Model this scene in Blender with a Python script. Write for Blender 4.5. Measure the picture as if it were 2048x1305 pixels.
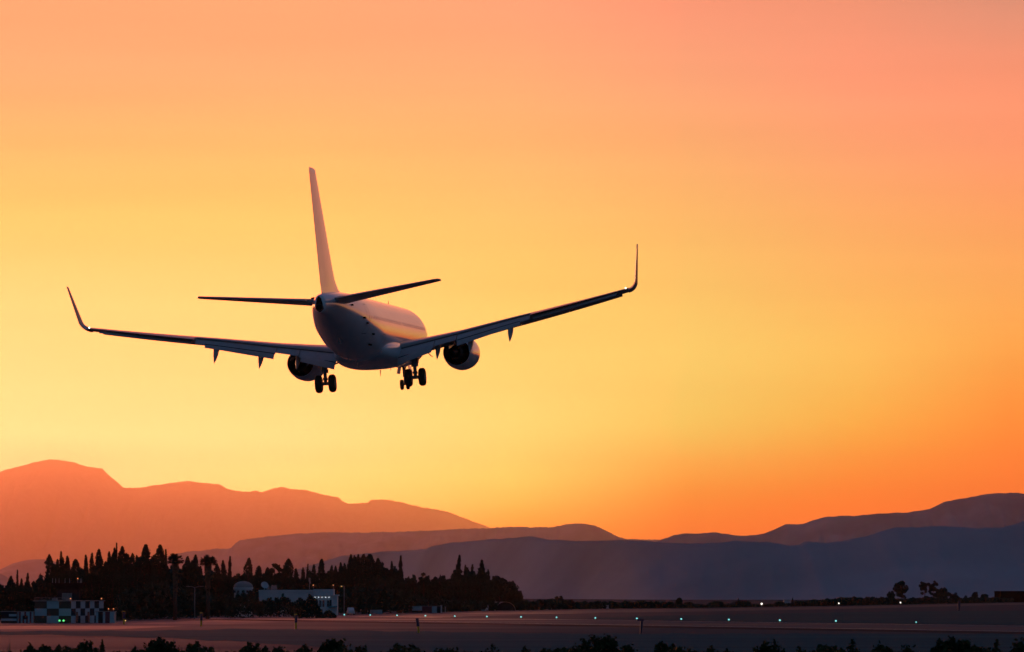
import bpy, math, random
import numpy as np
from mathutils import Vector, Matrix, noise as mn

R = math.radians
scene = bpy.context.scene
for o in list(bpy.data.objects): bpy.data.objects.remove(o)
COL = scene.collection

# ------------------------------------------------------------------ camera
F, HY, CH = 7960.0, 1186.0, 6.0          # focal length in px of a 2048 frame, horizon row, eye height
PITCH = math.atan((HY - 652.5) / F)
cd = bpy.data.cameras.new('camera'); cam = bpy.data.objects.new('camera', cd); COL.objects.link(cam)
cam.location = (0, 0, CH); cam.rotation_euler = (R(90) + PITCH, 0, 0)
cd.sensor_width = 36; cd.lens = 36 * F / 2048; cd.clip_start = 1; cd.clip_end = 300000
cd.dof.use_dof = True; cd.dof.focus_distance = 250; cd.dof.aperture_fstop = 5.0
scene.camera = cam
scene.render.resolution_x, scene.render.resolution_y = 1024, 652
scene.view_settings.view_transform = 'Standard'; scene.view_settings.look = 'None'
scene.cycles.volume_bounces = 2
scene.view_settings.exposure = 0; scene.view_settings.gamma = 1

def lin(c):
    return tuple((v / 255 / 12.92) if v / 255 <= .04045 else ((v / 255 + .055) / 1.055) ** 2.4 for v in c) + (1,)

# ------------------------------------------------------------------ sky: dusk gradient by true azimuth and elevation
SUN_AZ, SUN_EL = -24.0, 3.6
SKY = {  # column px -> [(row px, sRGB)]
 30:   [(0,(255,172,117)),(150,(255,178,118)),(300,(255,191,112)),(430,(255,206,112)),(550,(255,217,127)),(700,(255,223,136)),(900,(255,228,145)),(1186,(255,226,145))],
 590:  [(0,(255,171,118)),(150,(255,178,118)),(300,(255,191,112)),(430,(255,204,110)),(550,(255,213,120)),(700,(255,218,128)),(900,(255,221,133)),(1000,(255,217,122)),(1186,(255,200,100))],
 1030: [(0,(255,167,120)),(150,(255,174,118)),(300,(255,184,112)),(430,(255,196,110)),(550,(255,204,108)),(700,(255,210,114)),(850,(255,214,118)),(950,(255,206,104)),(1040,(255,172,78)),(1186,(255,125,58))],
 1370: [(0,(253,155,117)),(150,(255,165,118)),(300,(255,174,110)),(430,(255,185,105)),(550,(255,194,104)),(700,(255,203,105)),(800,(255,200,102)),(900,(255,180,86)),(980,(255,151,66)),(1060,(255,126,58)),(1186,(255,112,58))],
 1710: [(0,(243,150,115)),(150,(255,155,116)),(300,(255,163,110)),(430,(255,172,102)),(550,(255,180,98)),(700,(255,188,92)),(780,(255,184,87)),(860,(255,168,75)),(950,(255,140,60)),(1030,(255,122,56)),(1186,(240,105,58))],
 2018: [(0,(226,146,116)),(150,(250,150,113)),(300,(255,155,108)),(430,(255,162,98)),(550,(255,170,92)),(650,(255,169,84)),(750,(255,158,72)),(850,(255,142,62)),(950,(255,126,56)),(1186,(225,100,62))],
}
GROWS = [0, 150, 300, 450, 600, 750, 900, 960, 1040]
GAIN = {30: [[2.55, 0.96, 1.068], [2.568, 0.978, 1.111], [2.538, 1.031, 1.046], [2.607, 1.169, 1.06], [2.636, 1.285, 1.356], [2.873, 1.519, 1.664], [4.561, 2.502, 2.836], [4.926, 2.702, 3.063], [5.32, 2.918, 3.308]], 590: [[2.349, 0.98, 1.047], [2.463, 1.042, 1.139], [2.526, 1.122, 1.109], [2.562, 1.234, 1.136], [2.646, 1.331, 1.382], [2.889, 1.54, 1.631], [3.892, 2.492, 3.03], [5.827, 3.161, 3.105], [6.293, 3.414, 3.353]], 1030: [[1.342, 0.999, 1.12], [1.343, 1.082, 1.149], [1.345, 1.146, 1.175], [1.336, 1.249, 1.224], [1.306, 1.362, 1.314], [1.395, 1.637, 1.677], [1.184, 2.509, 2.728], [1.463, 3.723, 3.486], [2.896, 1.698, 0.369]], 1370: [[0.915, 0.981, 1.127], [0.903, 1.08, 1.195], [0.896, 1.138, 1.182], [0.864, 1.203, 1.19], [0.859, 1.417, 1.393], [0.804, 1.692, 1.73], [0.532, 2.478, 2.232], [0.56, 1.6, 0.305], [1.152, 0.821, 0.245]], 1710: [[0.959, 1.026, 1.134], [1.04, 1.077, 1.213], [0.985, 1.109, 1.216], [0.979, 1.214, 1.226], [1.014, 1.4, 1.373], [0.992, 1.763, 1.663], [1.004, 2.167, 1.245], [0.999, 1.273, 0.229], [1.776, 1.258, 0.752]], 2018: [[0.898, 1.042, 1.182], [1.054, 1.086, 1.182], [1.018, 1.077, 1.22], [1.004, 1.179, 1.198], [1.057, 1.413, 1.361], [1.059, 1.514, 1.154], [1.36, 1.606, 0.687], [1.375, 1.315, 0.7], [1.485, 1.42, 0.756]]}
SKY_DIV = 12.0      # colour ramps hold values up to 1; the background strength multiplies back
world = bpy.data.worlds.new('World'); scene.world = world; world.use_nodes = True
nt = world.node_tree; N = nt.nodes; L = nt.links; N.clear()
def nd(t, **k):
    n = N.new(t)
    for a, b in k.items(): setattr(n, a, b)
    return n
def mth(op, a, b=None, c=None, clamp=False):
    n = nd('ShaderNodeMath', operation=op, use_clamp=clamp)
    for i, v in enumerate((a, b, c)):
        if v is None: continue
        if isinstance(v, (int, float)): n.inputs[i].default_value = v
        else: L.new(v, n.inputs[i])
    return n.outputs[0]
def mixc(f, a, b, blend='MIX'):
    n = nd('ShaderNodeMixRGB', blend_type=blend)
    for i, v in enumerate((f, a, b)):
        if isinstance(v, (int, float)): n.inputs[i].default_value = v
        elif isinstance(v, tuple): n.inputs[i].default_value = v
        else: L.new(v, n.inputs[i])
    return n.outputs[0]
tc = nd('ShaderNodeTexCoord'); sep = nd('ShaderNodeSeparateXYZ'); L.new(tc.outputs['Generated'], sep.inputs[0])
X_, Y_, Z_ = sep.outputs
az = mth('ARCTAN2', X_, Y_)
el = mth('ARCSINE', Z_)
def smooth(v, lo, hi):
    n = nd('ShaderNodeMapRange', interpolation_type='SMOOTHSTEP')
    L.new(v, n.inputs[0]); n.inputs[1].default_value = lo; n.inputs[2].default_value = hi
    return n.outputs[0]
EL0, EL1 = R(-0.5), R(9.0)
elf = mth('DIVIDE', mth('SUBTRACT', el, EL0), EL1 - EL0, clamp=True)
def ramp(stops, fac, interp='B_SPLINE'):
    n = nd('ShaderNodeValToRGB'); cr = n.color_ramp; cr.interpolation = interp
    stops = sorted(stops)
    while len(cr.elements) < len(stops): cr.elements.new(.5)
    for e, (p, c) in zip(cr.elements, stops): e.position = min(max(p, 0), 1); e.color = tuple(v / SKY_DIV for v in c[:3]) + (1,)
    L.new(fac, n.inputs[0]); return n.outputs[0]
def elev(row): return math.atan((HY - row) / F)
prev = None
for px, st in SKY.items():
    rows = [r for r, c in st]; dense = []
    for r in list(range(0, 1180, 75)) + [1186]:
        c = [np.interp(r, rows, [s[1][k] for s in st]) for k in range(3)]
        l = lin(c); g = [np.interp(r, GROWS, [q[k] for q in GAIN[px]]) for k in range(3)] if GAIN else (1, 1, 1)
        dense.append(((elev(r) - EL0) / (EL1 - EL0), tuple(v * q for v, q in zip(l, g)) + (1,)))
    c = ramp(dense, elf)
    a = math.atan((px - 1024) / F)
    if prev is None: out = c
    else: out = mixc(mth('DIVIDE', mth('SUBTRACT', az, prev), a - prev, clamp=True), out, c)
    prev = a
upper = ramp([(0, lin((225,150,125))), (.12, lin((190,122,118))), (.22, lin((92,84,112))), (.42, lin((44,72,112))), (1, lin((26,62,112)))],
             mth('DIVIDE', el, R(90), clamp=True))
out = mixc(smooth(el, R(8.4), R(24)), out, upper)
back = ramp([(0, (.035,.075,.14,1)), (.2, (.04,.088,.16,1)), (.5, (.03,.06,.12,1)), (1, (.025,.045,.10,1))], mth('DIVIDE', el, R(90), clamp=True))
out = mixc(smooth(mth('ABSOLUTE', az), R(22), R(75)), out, back)
ns = nd('ShaderNodeTexSky', sky_type='NISHITA', sun_disc=False)
ns.sun_elevation = R(SUN_EL); ns.sun_rotation = R(SUN_AZ); ns.dust_density = 2.5
mpn = nd('ShaderNodeMapping'); mpn.inputs['Scale'].default_value = (5, 5, 110); mpn.inputs['Rotation'].default_value = (0, R(-1.2), 0); L.new(tc.outputs['Generated'], mpn.inputs[0])
nz = nd('ShaderNodeTexNoise'); nz.inputs['Scale'].default_value = 1; nz.inputs['Detail'].default_value = 5; L.new(mpn.outputs[0], nz.inputs['Vector'])
vein = nd('ShaderNodeMapRange'); L.new(nz.outputs[0], vein.inputs[0]); vein.inputs[1].default_value = .35; vein.inputs[2].default_value = .70; vein.inputs[3].default_value = .975; vein.inputs[4].default_value = 1.045
out = mixc(1.0, out, vein.outputs[0], 'MULTIPLY')
bg = nd('ShaderNodeBackground'); L.new(out, bg.inputs[0]); bg.inputs[1].default_value = SKY_DIV
bg2 = nd('ShaderNodeBackground'); L.new(ns.outputs[0], bg2.inputs[0]); bg2.inputs[1].default_value = 0.006
ad = nd('ShaderNodeAddShader'); L.new(bg.outputs[0], ad.inputs[0]); L.new(bg2.outputs[0], ad.inputs[1])
wo = nd('ShaderNodeOutputWorld'); L.new(ad.outputs[0], wo.inputs[0])

# ------------------------------------------------------------------ sun, already down on the ridge at the left
sd = bpy.data.lights.new('sun', 'SUN'); sd.energy = 0.45; sd.angle = R(0.5); sd.color = (1, .50, .22)
so = bpy.data.objects.new('sun', sd); COL.objects.link(so)
v = Vector((math.sin(R(SUN_AZ)) * math.cos(R(SUN_EL)), math.cos(R(SUN_AZ)) * math.cos(R(SUN_EL)), math.sin(R(SUN_EL))))
so.rotation_euler = v.to_track_quat('Z', 'Y').to_euler(); so.location = (0, 0, 900)

# ------------------------------------------------------------------ helpers
HAZE, HAZE_G = 9.2e-6, 0.965
def mat(name, col, rough=.6, metal=0, var=0, scale=3, bump=0, coat=0, emit=None, es=0, spec=None, col2=None):
    m = bpy.data.materials.new(name); m.use_nodes = True
    t = m.node_tree; b = t.nodes['Principled BSDF']
    b.inputs['Base Color'].default_value = tuple(col) + (1,)
    b.inputs['Roughness'].default_value = rough; b.inputs['Metallic'].default_value = metal
    if coat: b.inputs['Coat Weight'].default_value = coat; b.inputs['Coat Roughness'].default_value = .06
    if spec is not None: b.inputs['Specular IOR Level'].default_value = spec
    if emit: b.inputs['Emission Color'].default_value = tuple(emit) + (1,); b.inputs['Emission Strength'].default_value = es
    if var or bump or col2:
        g = t.nodes.new('ShaderNodeTexCoord'); n = t.nodes.new('ShaderNodeTexNoise'); n.inputs['Scale'].default_value = scale
        n.inputs['Detail'].default_value = 6; t.links.new(g.outputs['Object'], n.inputs['Vector'])
        if var or col2:
            r = t.nodes.new('ShaderNodeValToRGB'); r.color_ramp.elements[0].position = .3; r.color_ramp.elements[1].position = .7
            c2 = col2 or tuple(min(1, c * (1 + var)) for c in col); c1 = col if col2 else tuple(c * (1 - var) for c in col)
            r.color_ramp.elements[0].color = tuple(c1) + (1,); r.color_ramp.elements[1].color = tuple(c2) + (1,)
            t.links.new(n.outputs[0], r.inputs[0]); t.links.new(r.outputs[0], b.inputs['Base Color'])
        if bump:
            bp = t.nodes.new('ShaderNodeBump'); bp.inputs['Strength'].default_value = bump; bp.inputs['Distance'].default_value = .05
            t.links.new(n.outputs[0], bp.inputs['Height']); t.links.new(bp.outputs[0], b.inputs['Normal'])
    return m

M = dict(
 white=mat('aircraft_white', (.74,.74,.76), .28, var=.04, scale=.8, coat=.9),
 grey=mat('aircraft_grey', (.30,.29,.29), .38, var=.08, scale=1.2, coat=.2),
 flapm=mat('flap_paint', (.36,.33,.33), .5, var=.1, scale=1.5),
 metal=mat('bare_metal', (.45,.44,.43), .35, metal=.9, var=.12, scale=4),
 darkmetal=mat('exhaust_metal', (.05,.045,.04), .6, metal=.2, var=.2, scale=5),
 strut=mat('strut_paint', (.22,.22,.23), .4, var=.15, scale=6),
 black=mat('dark_void', (.012,.012,.013), 1.0, spec=0, var=.1),
 tyre=mat('tyre_rubber', (.02,.02,.02), .75, var=.2, scale=6, bump=.3),
 glass=mat('cabin_glass', (.62,.61,.62), .28, var=.1, coat=.9),
 navw=mat('nav_light', (.9,.9,.9), .3, emit=(1,.97,.85), es=3, var=.02),
 rock=mat('mountain_rock', (.32,.36,.40), .95, col2=(.20,.23,.25), scale=.004),
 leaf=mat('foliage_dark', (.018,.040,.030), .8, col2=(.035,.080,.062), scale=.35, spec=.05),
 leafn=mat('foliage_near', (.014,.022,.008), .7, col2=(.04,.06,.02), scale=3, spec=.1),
 leafg=mat('grass_blades', (.08,.13,.07), .7, col2=(.15,.20,.11), scale=3, spec=.1),
 bark=mat('bark', (.06,.045,.035), .9, var=.3, scale=3, bump=.4),
 palmdry=mat('palm_skirt', (.16,.12,.08), .9, var=.3, scale=2),
 wwall=mat('white_render', (.55,.56,.57), .75, var=.06, scale=.4),
 wall2=mat('grey_concrete', (.25,.25,.25), .85, var=.15, scale=.5),
 dwall=mat('dark_concrete', (.03,.035,.04), 1.0, spec=0, var=.2, scale=.5),
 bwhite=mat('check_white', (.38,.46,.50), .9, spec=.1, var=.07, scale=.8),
 bbrown=mat('check_brown', (.075,.045,.03), .6, var=.15, scale=.8),
 bred=mat('stripe_red', (.13,.025,.04), .6, var=.15, scale=.8),
 bblue=mat('post_blue', (.015,.02,.07), .5, var=.15, scale=3),
 byel=mat('post_yellow', (.42,.30,.02), .5, var=.15, scale=3),
 window=mat('window_glass', (.02,.025,.03), .1, var=.1),
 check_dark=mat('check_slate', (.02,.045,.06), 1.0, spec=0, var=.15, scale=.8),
 pane=mat('tower_pane', (.12,.19,.20), .3, var=.15, scale=2),
 lampb=mat('lamp_blue_white', (.8,.9,.9), .3, emit=(.16,.62,.60), es=1.5, var=.02),
 lampg=mat('lamp_green', (.4,.9,.4), .3, emit=(.10,.8,.2), es=1.6, var=.02),
 lampy=mat('lamp_yellow', (.9,.7,.2), .3, emit=(1,.62,.15), es=1.6, var=.02),
 lampo=mat('lamp_orange', (.9,.4,.2), .3, emit=(1,.32,.10), es=1.2, var=.02),
 lampw=mat('lamp_white', (.9,.9,.9), .3, emit=(1,.93,.8), es=2.0, var=.02),
 lampk=mat('lamp_cool', (.9,.9,.9), .3, emit=(.8,.9,1), es=1.0, var=.02),
 vehw=mat('vehicle_white', (.6,.6,.6), .35, var=.04, scale=1, coat=.4),
 teal=mat('teal_paint', (.10,.28,.30), .5, var=.1, scale=1),
)

class MB:
    def __init__(s): s.v = []; s.f = []; s.mi = []
    def add(s, vs, fs, mi=0):
        b = len(s.v); s.v += [tuple(p) for p in vs]; s.f += [tuple(b + i for i in f) for f in fs]; s.mi += [mi] * len(fs); return s
    def box(s, c, d, mi=0, rot=None):
        vs = [Vector(((i & 1) - .5, ((i >> 1) & 1) - .5, ((i >> 2) & 1) - .5)) for i in range(8)]
        vs = [Vector((p.x * d[0], p.y * d[1], p.z * d[2])) for p in vs]
        if rot is not None: vs = [rot @ p for p in vs]
        vs = [p + Vector(c) for p in vs]
        return s.add(vs, [(0,2,3,1),(4,5,7,6),(0,1,5,4),(2,6,7,3),(0,4,6,2),(1,3,7,5)], mi)
    def tube(s, a, b, r1, r2=None, n=10, mi=0, cap=True):
        a, b = Vector(a), Vector(b); r2 = r1 if r2 is None else r2
        q = (b - a).to_track_quat('Z', 'Y').to_matrix()
        vs = [a + q @ Vector((math.cos(t) * r1, math.sin(t) * r1, 0)) for t in np.linspace(0, 2*math.pi, n, endpoint=False)]
        vs += [b + q @ Vector((math.cos(t) * r2, math.sin(t) * r2, 0)) for t in np.linspace(0, 2*math.pi, n, endpoint=False)]
        fs = [(i, (i+1) % n, n + (i+1) % n, n + i) for i in range(n)]
        if cap: fs += [tuple(range(n))[::-1], tuple(range(n, 2*n))]
        return s.add(vs, fs, mi)
    def loft(s, rings, closed=True, cap=True, mi=0):
        n = len(rings[0]); vs = [p for r in rings for p in r]; fs = []
        for k in range(len(rings) - 1):
            for i in range(n if closed else n - 1):
                j = (i + 1) % n; fs.append((k*n+i, k*n+j, (k+1)*n+j, (k+1)*n+i))
        if cap: fs += [tuple(range(n))[::-1], tuple(range((len(rings)-1)*n, len(rings)*n))]
        return s.add(vs, fs, mi)
    def lathe(s, prof, axis_p, axis='y', n=40, sq=None, mi=0):
        """prof: (pos along axis, radius)"""
        rings = []
        for p, r in prof:
            ring = []
            for t in np.linspace(0, 2*math.pi, n, endpoint=False):
                a, b = math.cos(t) * r, math.sin(t) * r
                if sq and b < 0: b *= sq
                ring.append((axis_p[0] + a, p, axis_p[2] + b) if axis == 'y' else ((p, axis_p[1] + a, axis_p[2] + b) if axis == 'x' else (axis_p[0] + a, axis_p[1] + b, p)))
            rings.append(ring)
        return s.loft(rings, cap=False, mi=mi)
    def build(s, name, mats, parent=None, smooth=False, fixn=False):
        me = bpy.data.meshes.new(name); me.from_pydata(s.v, [], s.f)
        if not isinstance(mats, (list, tuple)): mats = [mats]
        for m in mats: me.materials.append(m)
        if any(s.mi): me.polygons.foreach_set('material_index', s.mi)
        if smooth: me.polygons.foreach_set('use_smooth', [True] * len(me.polygons))
        me.update()
        if fixn:
            import bmesh
            bm = bmesh.new(); bm.from_mesh(me); bmesh.ops.recalc_face_normals(bm, faces=bm.faces); bm.to_mesh(me); bm.free()
        o = bpy.data.objects.new(name, me); COL.objects.link(o)
        if parent: o.parent = parent
        return o

def tag(o, label=None, cat=None, group=None, kind=None):
    if label: o['label'] = label
    if cat: o['category'] = cat
    if group: o['group'] = group
    if kind: o['kind'] = kind
    return o
def thing(name, label, cat, loc=(0,0,0), rz=0, group=None):
    o = bpy.data.objects.new(name, None); COL.objects.link(o); o.location = loc; o.rotation_euler = (0,0,rz); o.empty_display_size = .5
    return tag(o, label, cat, group)
def copy_tree(o, parent=None):
    c = o.copy(); COL.objects.link(c)
    if parent: c.parent = parent
    for ch in o.children: copy_tree(ch, c)
    return c
def gy(px_y): return CH * F / (px_y - HY)                       # ground distance of an image row
def gx(px, Y): return (px - 1024) * Y / F
def gz(py, Y): return CH + (HY - py) * Y / F                     # height at distance Y
EDGE = [(-400,1252),(0,1248),(200,1245.5),(400,1238),(600,1232),(700,1230),(1000,1222),(1200,1218),(1400,1216),(1700,1211.5),(2048,1204.5),(2600,1203)]
def edgeY(px): return gy(np.interp(px, [e[0] for e in EDGE], [e[1] for e in EDGE]))

# ------------------------------------------------------------------ ground
def ground_z(x, y):
    # low bank the photographer stands on
    f = min(max((y - 96) / 22, 0), 1); f = f * f * (3 - 2 * f)
    g = min(max((abs(x) - 40) / 60, 0), 1); g = g * g * (3 - 2 * g)
    h = min(max((-y - 30) / 50, 0), 1)
    return 4.25 * (1 - f) * (1 - g) * (1 - h) + (.10 * mn.noise(Vector((x * .3, y * .3, 0))) if y < 118 else 0) * (1 - f)
xs = sorted(set([-70000,-26000,-9000,-4000,-1500,-600,-250] + [round(v, 1) for v in np.linspace(-110, 110, 89)] + [250,600,1500,4000,9000,26000,70000]))
ys = sorted(set([-1500,-600,-200] + [round(v, 1) for v in np.linspace(-90, 130, 111)] + [160,220,300,420,600,900,1400,2200,4000,8000,16000,54000,170000]))
mb = MB(); nx = len(xs)
mb.v = [(x, y, ground_z(x, y)) for y in ys for x in xs]
mb.f = [(j*nx+i, j*nx+i+1, (j+1)*nx+i+1, (j+1)*nx+i) for j in range(len(ys)-1) for i in range(nx-1)]; mb.mi = [0] * len(mb.f)
def ground_mat(name, c1, c2, r1, r2, sx, sy, spec=.5):
    m = bpy.data.materials.new(name); m.use_nodes = True; t = m.node_tree; b = t.nodes['Principled BSDF']
    g = t.nodes.new('ShaderNodeTexCoord'); mp = t.nodes.new('ShaderNodeMapping'); mp.inputs['Scale'].default_value = (sx, sy, 1)
    n = t.nodes.new('ShaderNodeTexNoise'); n.inputs['Scale'].default_value = 1; n.inputs['Detail'].default_value = 5; n.inputs['Roughness'].default_value = .55
    t.links.new(g.outputs['Object'], mp.inputs[0]); t.links.new(mp.outputs[0], n.inputs[0])
    r = t.nodes.new('ShaderNodeValToRGB'); r.color_ramp.elements[0].position = .38; r.color_ramp.elements[1].position = .62
    r.color_ramp.elements[0].color = tuple(c1) + (1,); r.color_ramp.elements[1].color = tuple(c2) + (1,)
    t.links.new(n.outputs[0], r.inputs[0]); t.links.new(r.outputs[0], b.inputs['Base Color'])
    q = t.nodes.new('ShaderNodeMapRange'); q.inputs[1].default_value = .38; q.inputs[2].default_value = .62; q.inputs[3].default_value = r1; q.inputs[4].default_value = r2
    t.links.new(n.outputs[0], q.inputs[0]); t.links.new(q.outputs[0], b.inputs['Roughness'])
    # gloss faded out toward the east side to imitate dimmer sky reflection there
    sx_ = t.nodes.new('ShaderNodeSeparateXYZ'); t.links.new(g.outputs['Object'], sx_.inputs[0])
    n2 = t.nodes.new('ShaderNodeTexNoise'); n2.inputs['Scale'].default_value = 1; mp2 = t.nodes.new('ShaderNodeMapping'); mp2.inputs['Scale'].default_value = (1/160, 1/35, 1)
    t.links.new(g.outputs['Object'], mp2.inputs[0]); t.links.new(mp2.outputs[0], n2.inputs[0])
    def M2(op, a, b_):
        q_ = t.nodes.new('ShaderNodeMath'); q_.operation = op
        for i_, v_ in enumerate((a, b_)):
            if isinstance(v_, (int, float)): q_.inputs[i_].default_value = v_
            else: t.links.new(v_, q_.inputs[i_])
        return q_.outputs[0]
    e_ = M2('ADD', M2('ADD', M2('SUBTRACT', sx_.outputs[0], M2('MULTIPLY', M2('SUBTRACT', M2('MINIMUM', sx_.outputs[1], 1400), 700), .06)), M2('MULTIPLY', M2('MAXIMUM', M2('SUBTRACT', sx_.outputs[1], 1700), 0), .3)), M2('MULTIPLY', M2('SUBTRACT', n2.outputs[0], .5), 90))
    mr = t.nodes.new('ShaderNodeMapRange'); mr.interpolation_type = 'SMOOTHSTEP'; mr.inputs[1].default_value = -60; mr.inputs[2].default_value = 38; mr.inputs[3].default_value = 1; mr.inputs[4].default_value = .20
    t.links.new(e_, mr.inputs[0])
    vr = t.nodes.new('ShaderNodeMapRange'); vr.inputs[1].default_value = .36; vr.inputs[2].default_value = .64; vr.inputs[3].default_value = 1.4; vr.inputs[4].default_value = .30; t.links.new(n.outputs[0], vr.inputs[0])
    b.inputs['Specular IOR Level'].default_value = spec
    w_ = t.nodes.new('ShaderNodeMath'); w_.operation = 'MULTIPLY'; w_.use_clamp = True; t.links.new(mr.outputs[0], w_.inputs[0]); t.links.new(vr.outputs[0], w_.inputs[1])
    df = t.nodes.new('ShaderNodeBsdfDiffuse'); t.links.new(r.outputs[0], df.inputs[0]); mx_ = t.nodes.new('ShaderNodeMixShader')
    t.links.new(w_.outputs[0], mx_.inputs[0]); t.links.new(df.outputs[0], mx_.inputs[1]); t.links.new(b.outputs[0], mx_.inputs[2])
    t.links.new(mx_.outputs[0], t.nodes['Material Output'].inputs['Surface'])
    return m
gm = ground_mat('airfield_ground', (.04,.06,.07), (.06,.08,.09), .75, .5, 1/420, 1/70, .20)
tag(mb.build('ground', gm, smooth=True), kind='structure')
FAR_U = 0
# runway: the lights run along its far edge; seen nearly edge-on
VPX = -2750.0; rd = Vector((math.sin(math.atan((VPX-1024)/F)), math.cos(math.atan((VPX-1024)/F)), 0))
P0 = Vector((gx(1670, gy(1247)), gy(1247), 0)); rn = Vector((-rd.y, rd.x, 0))   # rn points to the camera's left/near side
FAR_U = min((abs((P0 + rd*u).x / (P0 + rd*u).y * F + 1024 - 560), u) for u in np.arange(0, 3000, 2.0))[1]
def strip(name, a, b, u0, u1, z, m):
    u1 = min(u1, FAR_U)
    s = MB(); k = 40
    pts = [P0 + rd * (u0 + (u1 - u0) * i / k) for i in range(k + 1)]
    for p in pts: s.v += [tuple(p + rn * a + Vector((0,0,z))), tuple(p + rn * b + Vector((0,0,z)))]
    s.f = [(2*i, 2*i+1, 2*i+3, 2*i+2) for i in range(k)]; s.mi = [0] * k
    return tag(s.build(name, m), kind='structure')
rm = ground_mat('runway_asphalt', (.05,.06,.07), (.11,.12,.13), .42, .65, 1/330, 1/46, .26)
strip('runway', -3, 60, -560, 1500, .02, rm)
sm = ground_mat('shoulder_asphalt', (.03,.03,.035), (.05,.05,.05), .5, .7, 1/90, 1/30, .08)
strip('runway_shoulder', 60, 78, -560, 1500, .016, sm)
paint = mat('runway_paint', (.55,.55,.52), .6, var=.12, scale=.3)
strip('runway_edge_line', 0, .9, -560, 1500, .028, paint)
strip('runway_edge_line', 56, 56.9, -560, 1500, .028, paint)
# taxiway crossing far behind
s = MB()
tp = [(px, edgeY(px) * .93, edgeY(px) * .80) for px in range(-400, 2700, 100)]
for px, a, b in tp: s.v += [(gx(px, a), a, .012), (gx(px, b), b, .012)]
s.f = [(2*i, 2*i+1, 2*i+3, 2*i+2) for i in range(len(tp)-1)]; s.mi = [0] * len(s.f)
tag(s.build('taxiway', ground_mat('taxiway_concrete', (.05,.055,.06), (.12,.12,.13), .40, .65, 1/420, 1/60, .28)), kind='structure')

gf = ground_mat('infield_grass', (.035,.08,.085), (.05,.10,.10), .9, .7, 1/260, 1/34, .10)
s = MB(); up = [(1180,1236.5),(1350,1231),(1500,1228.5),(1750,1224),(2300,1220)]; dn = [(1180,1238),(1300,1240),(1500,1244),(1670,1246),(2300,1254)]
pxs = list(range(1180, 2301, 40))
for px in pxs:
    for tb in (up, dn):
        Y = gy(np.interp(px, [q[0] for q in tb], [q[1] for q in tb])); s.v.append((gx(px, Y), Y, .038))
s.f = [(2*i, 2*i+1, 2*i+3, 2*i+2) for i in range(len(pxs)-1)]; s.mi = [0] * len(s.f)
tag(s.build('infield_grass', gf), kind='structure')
# rough grass between the runway and the photographer
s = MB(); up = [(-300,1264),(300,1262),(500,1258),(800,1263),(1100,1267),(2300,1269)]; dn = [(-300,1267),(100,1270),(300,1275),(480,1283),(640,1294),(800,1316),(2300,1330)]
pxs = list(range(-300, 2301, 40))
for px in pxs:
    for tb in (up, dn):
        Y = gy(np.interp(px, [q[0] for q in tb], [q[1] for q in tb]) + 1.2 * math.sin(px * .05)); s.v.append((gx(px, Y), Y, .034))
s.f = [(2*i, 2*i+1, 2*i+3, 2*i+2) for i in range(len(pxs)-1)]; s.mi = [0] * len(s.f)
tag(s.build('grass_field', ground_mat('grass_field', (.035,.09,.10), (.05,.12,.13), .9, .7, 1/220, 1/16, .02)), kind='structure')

# ------------------------------------------------------------------ mountains
def ridge(name, prof, YY, seed, depth=4.0, rough=1.0, bumps=0.0, step=6, gully=.42):
    px = [p[0] for p in prof]; py = [p[1] for p in prof]
    cols = np.arange(px[0], px[-1] + .1, step); NV = 26
    s = MB(); n = len(cols)
    vs = np.concatenate([np.linspace(-1, 0, NV), np.linspace(0, 1, 10)[1:]])
    for v in vs:
        for c in cols:
            if isinstance(YY, tuple):
                q0 = min(max((c - 450) / 1050, 0), 1); Y = YY[0] + (YY[1] - YY[0]) * math.sin(q0 * math.pi / 2)
            else: Y = YY
            cr = gz(np.interp(c, px, py), Y)
            x0 = gx(c, Y)
            q = Vector((c / 70 + seed, seed * 3.1, v * 2.4))
            cr += (1 - abs(v)) ** 6 * Y / F * (mn.fractal(Vector((c / 30.0, seed, 0)), .75, 2.2, 6) * 2.0 * rough)
            if bumps: cr += (1 - abs(v)) ** 6 * Y / F * bumps * max(0, mn.noise(Vector((c / 2.6, seed + 9, 0)))) * 2.6
            cr = max(cr, 2)
            e = (1 - abs(v)) ** 1.25
            d = cr * depth * (1 if v < 0 else .8)
            fr = mn.fractal(q, .9, 2.1, 5)
            z = cr * e + fr * cr * gully * abs(v) * (1 - abs(v)) * 2
            yy = Y + v * d * (1 + .25 * mn.noise(Vector((c / 110, seed + 4, 0))))
            s.v.append((x0 * (1 + 0 * v), yy, z * (1 - .02) if v else cr))
    m = len(vs)
    s.f = [(j*n+i, j*n+i+1, (j+1)*n+i+1, (j+1)*n+i) for j in range(m-1) for i in range(n-1)]; s.mi = [0] * len(s.f)
    return tag(s.build(name, M['rock'], smooth=True), kind='structure')
R1 = [(-3600,1120),(-2600,1070),(-1700,1020),(-900,985),(-400,960),(-150,952),(0,946),(35,934),(60,928),(100,919),(150,925),(175,934),(205,937),(215,948),(228,960),(248,977),(275,977),(300,973),(340,966),(380,963),(410,966),(438,969),(452,977),(470,983),(490,986),(510,984),(525,985),(538,981),(548,978),(565,976),(610,981),(640,988),(660,992),(676,995),(685,1004),(697,1010),(715,1009),(735,1006),(745,1000),(775,1000),(830,1013),(900,1026),(930,1038),(960,1049),(985,1057),(1060,1085),(1150,1120),(1300,1180)]
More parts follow.
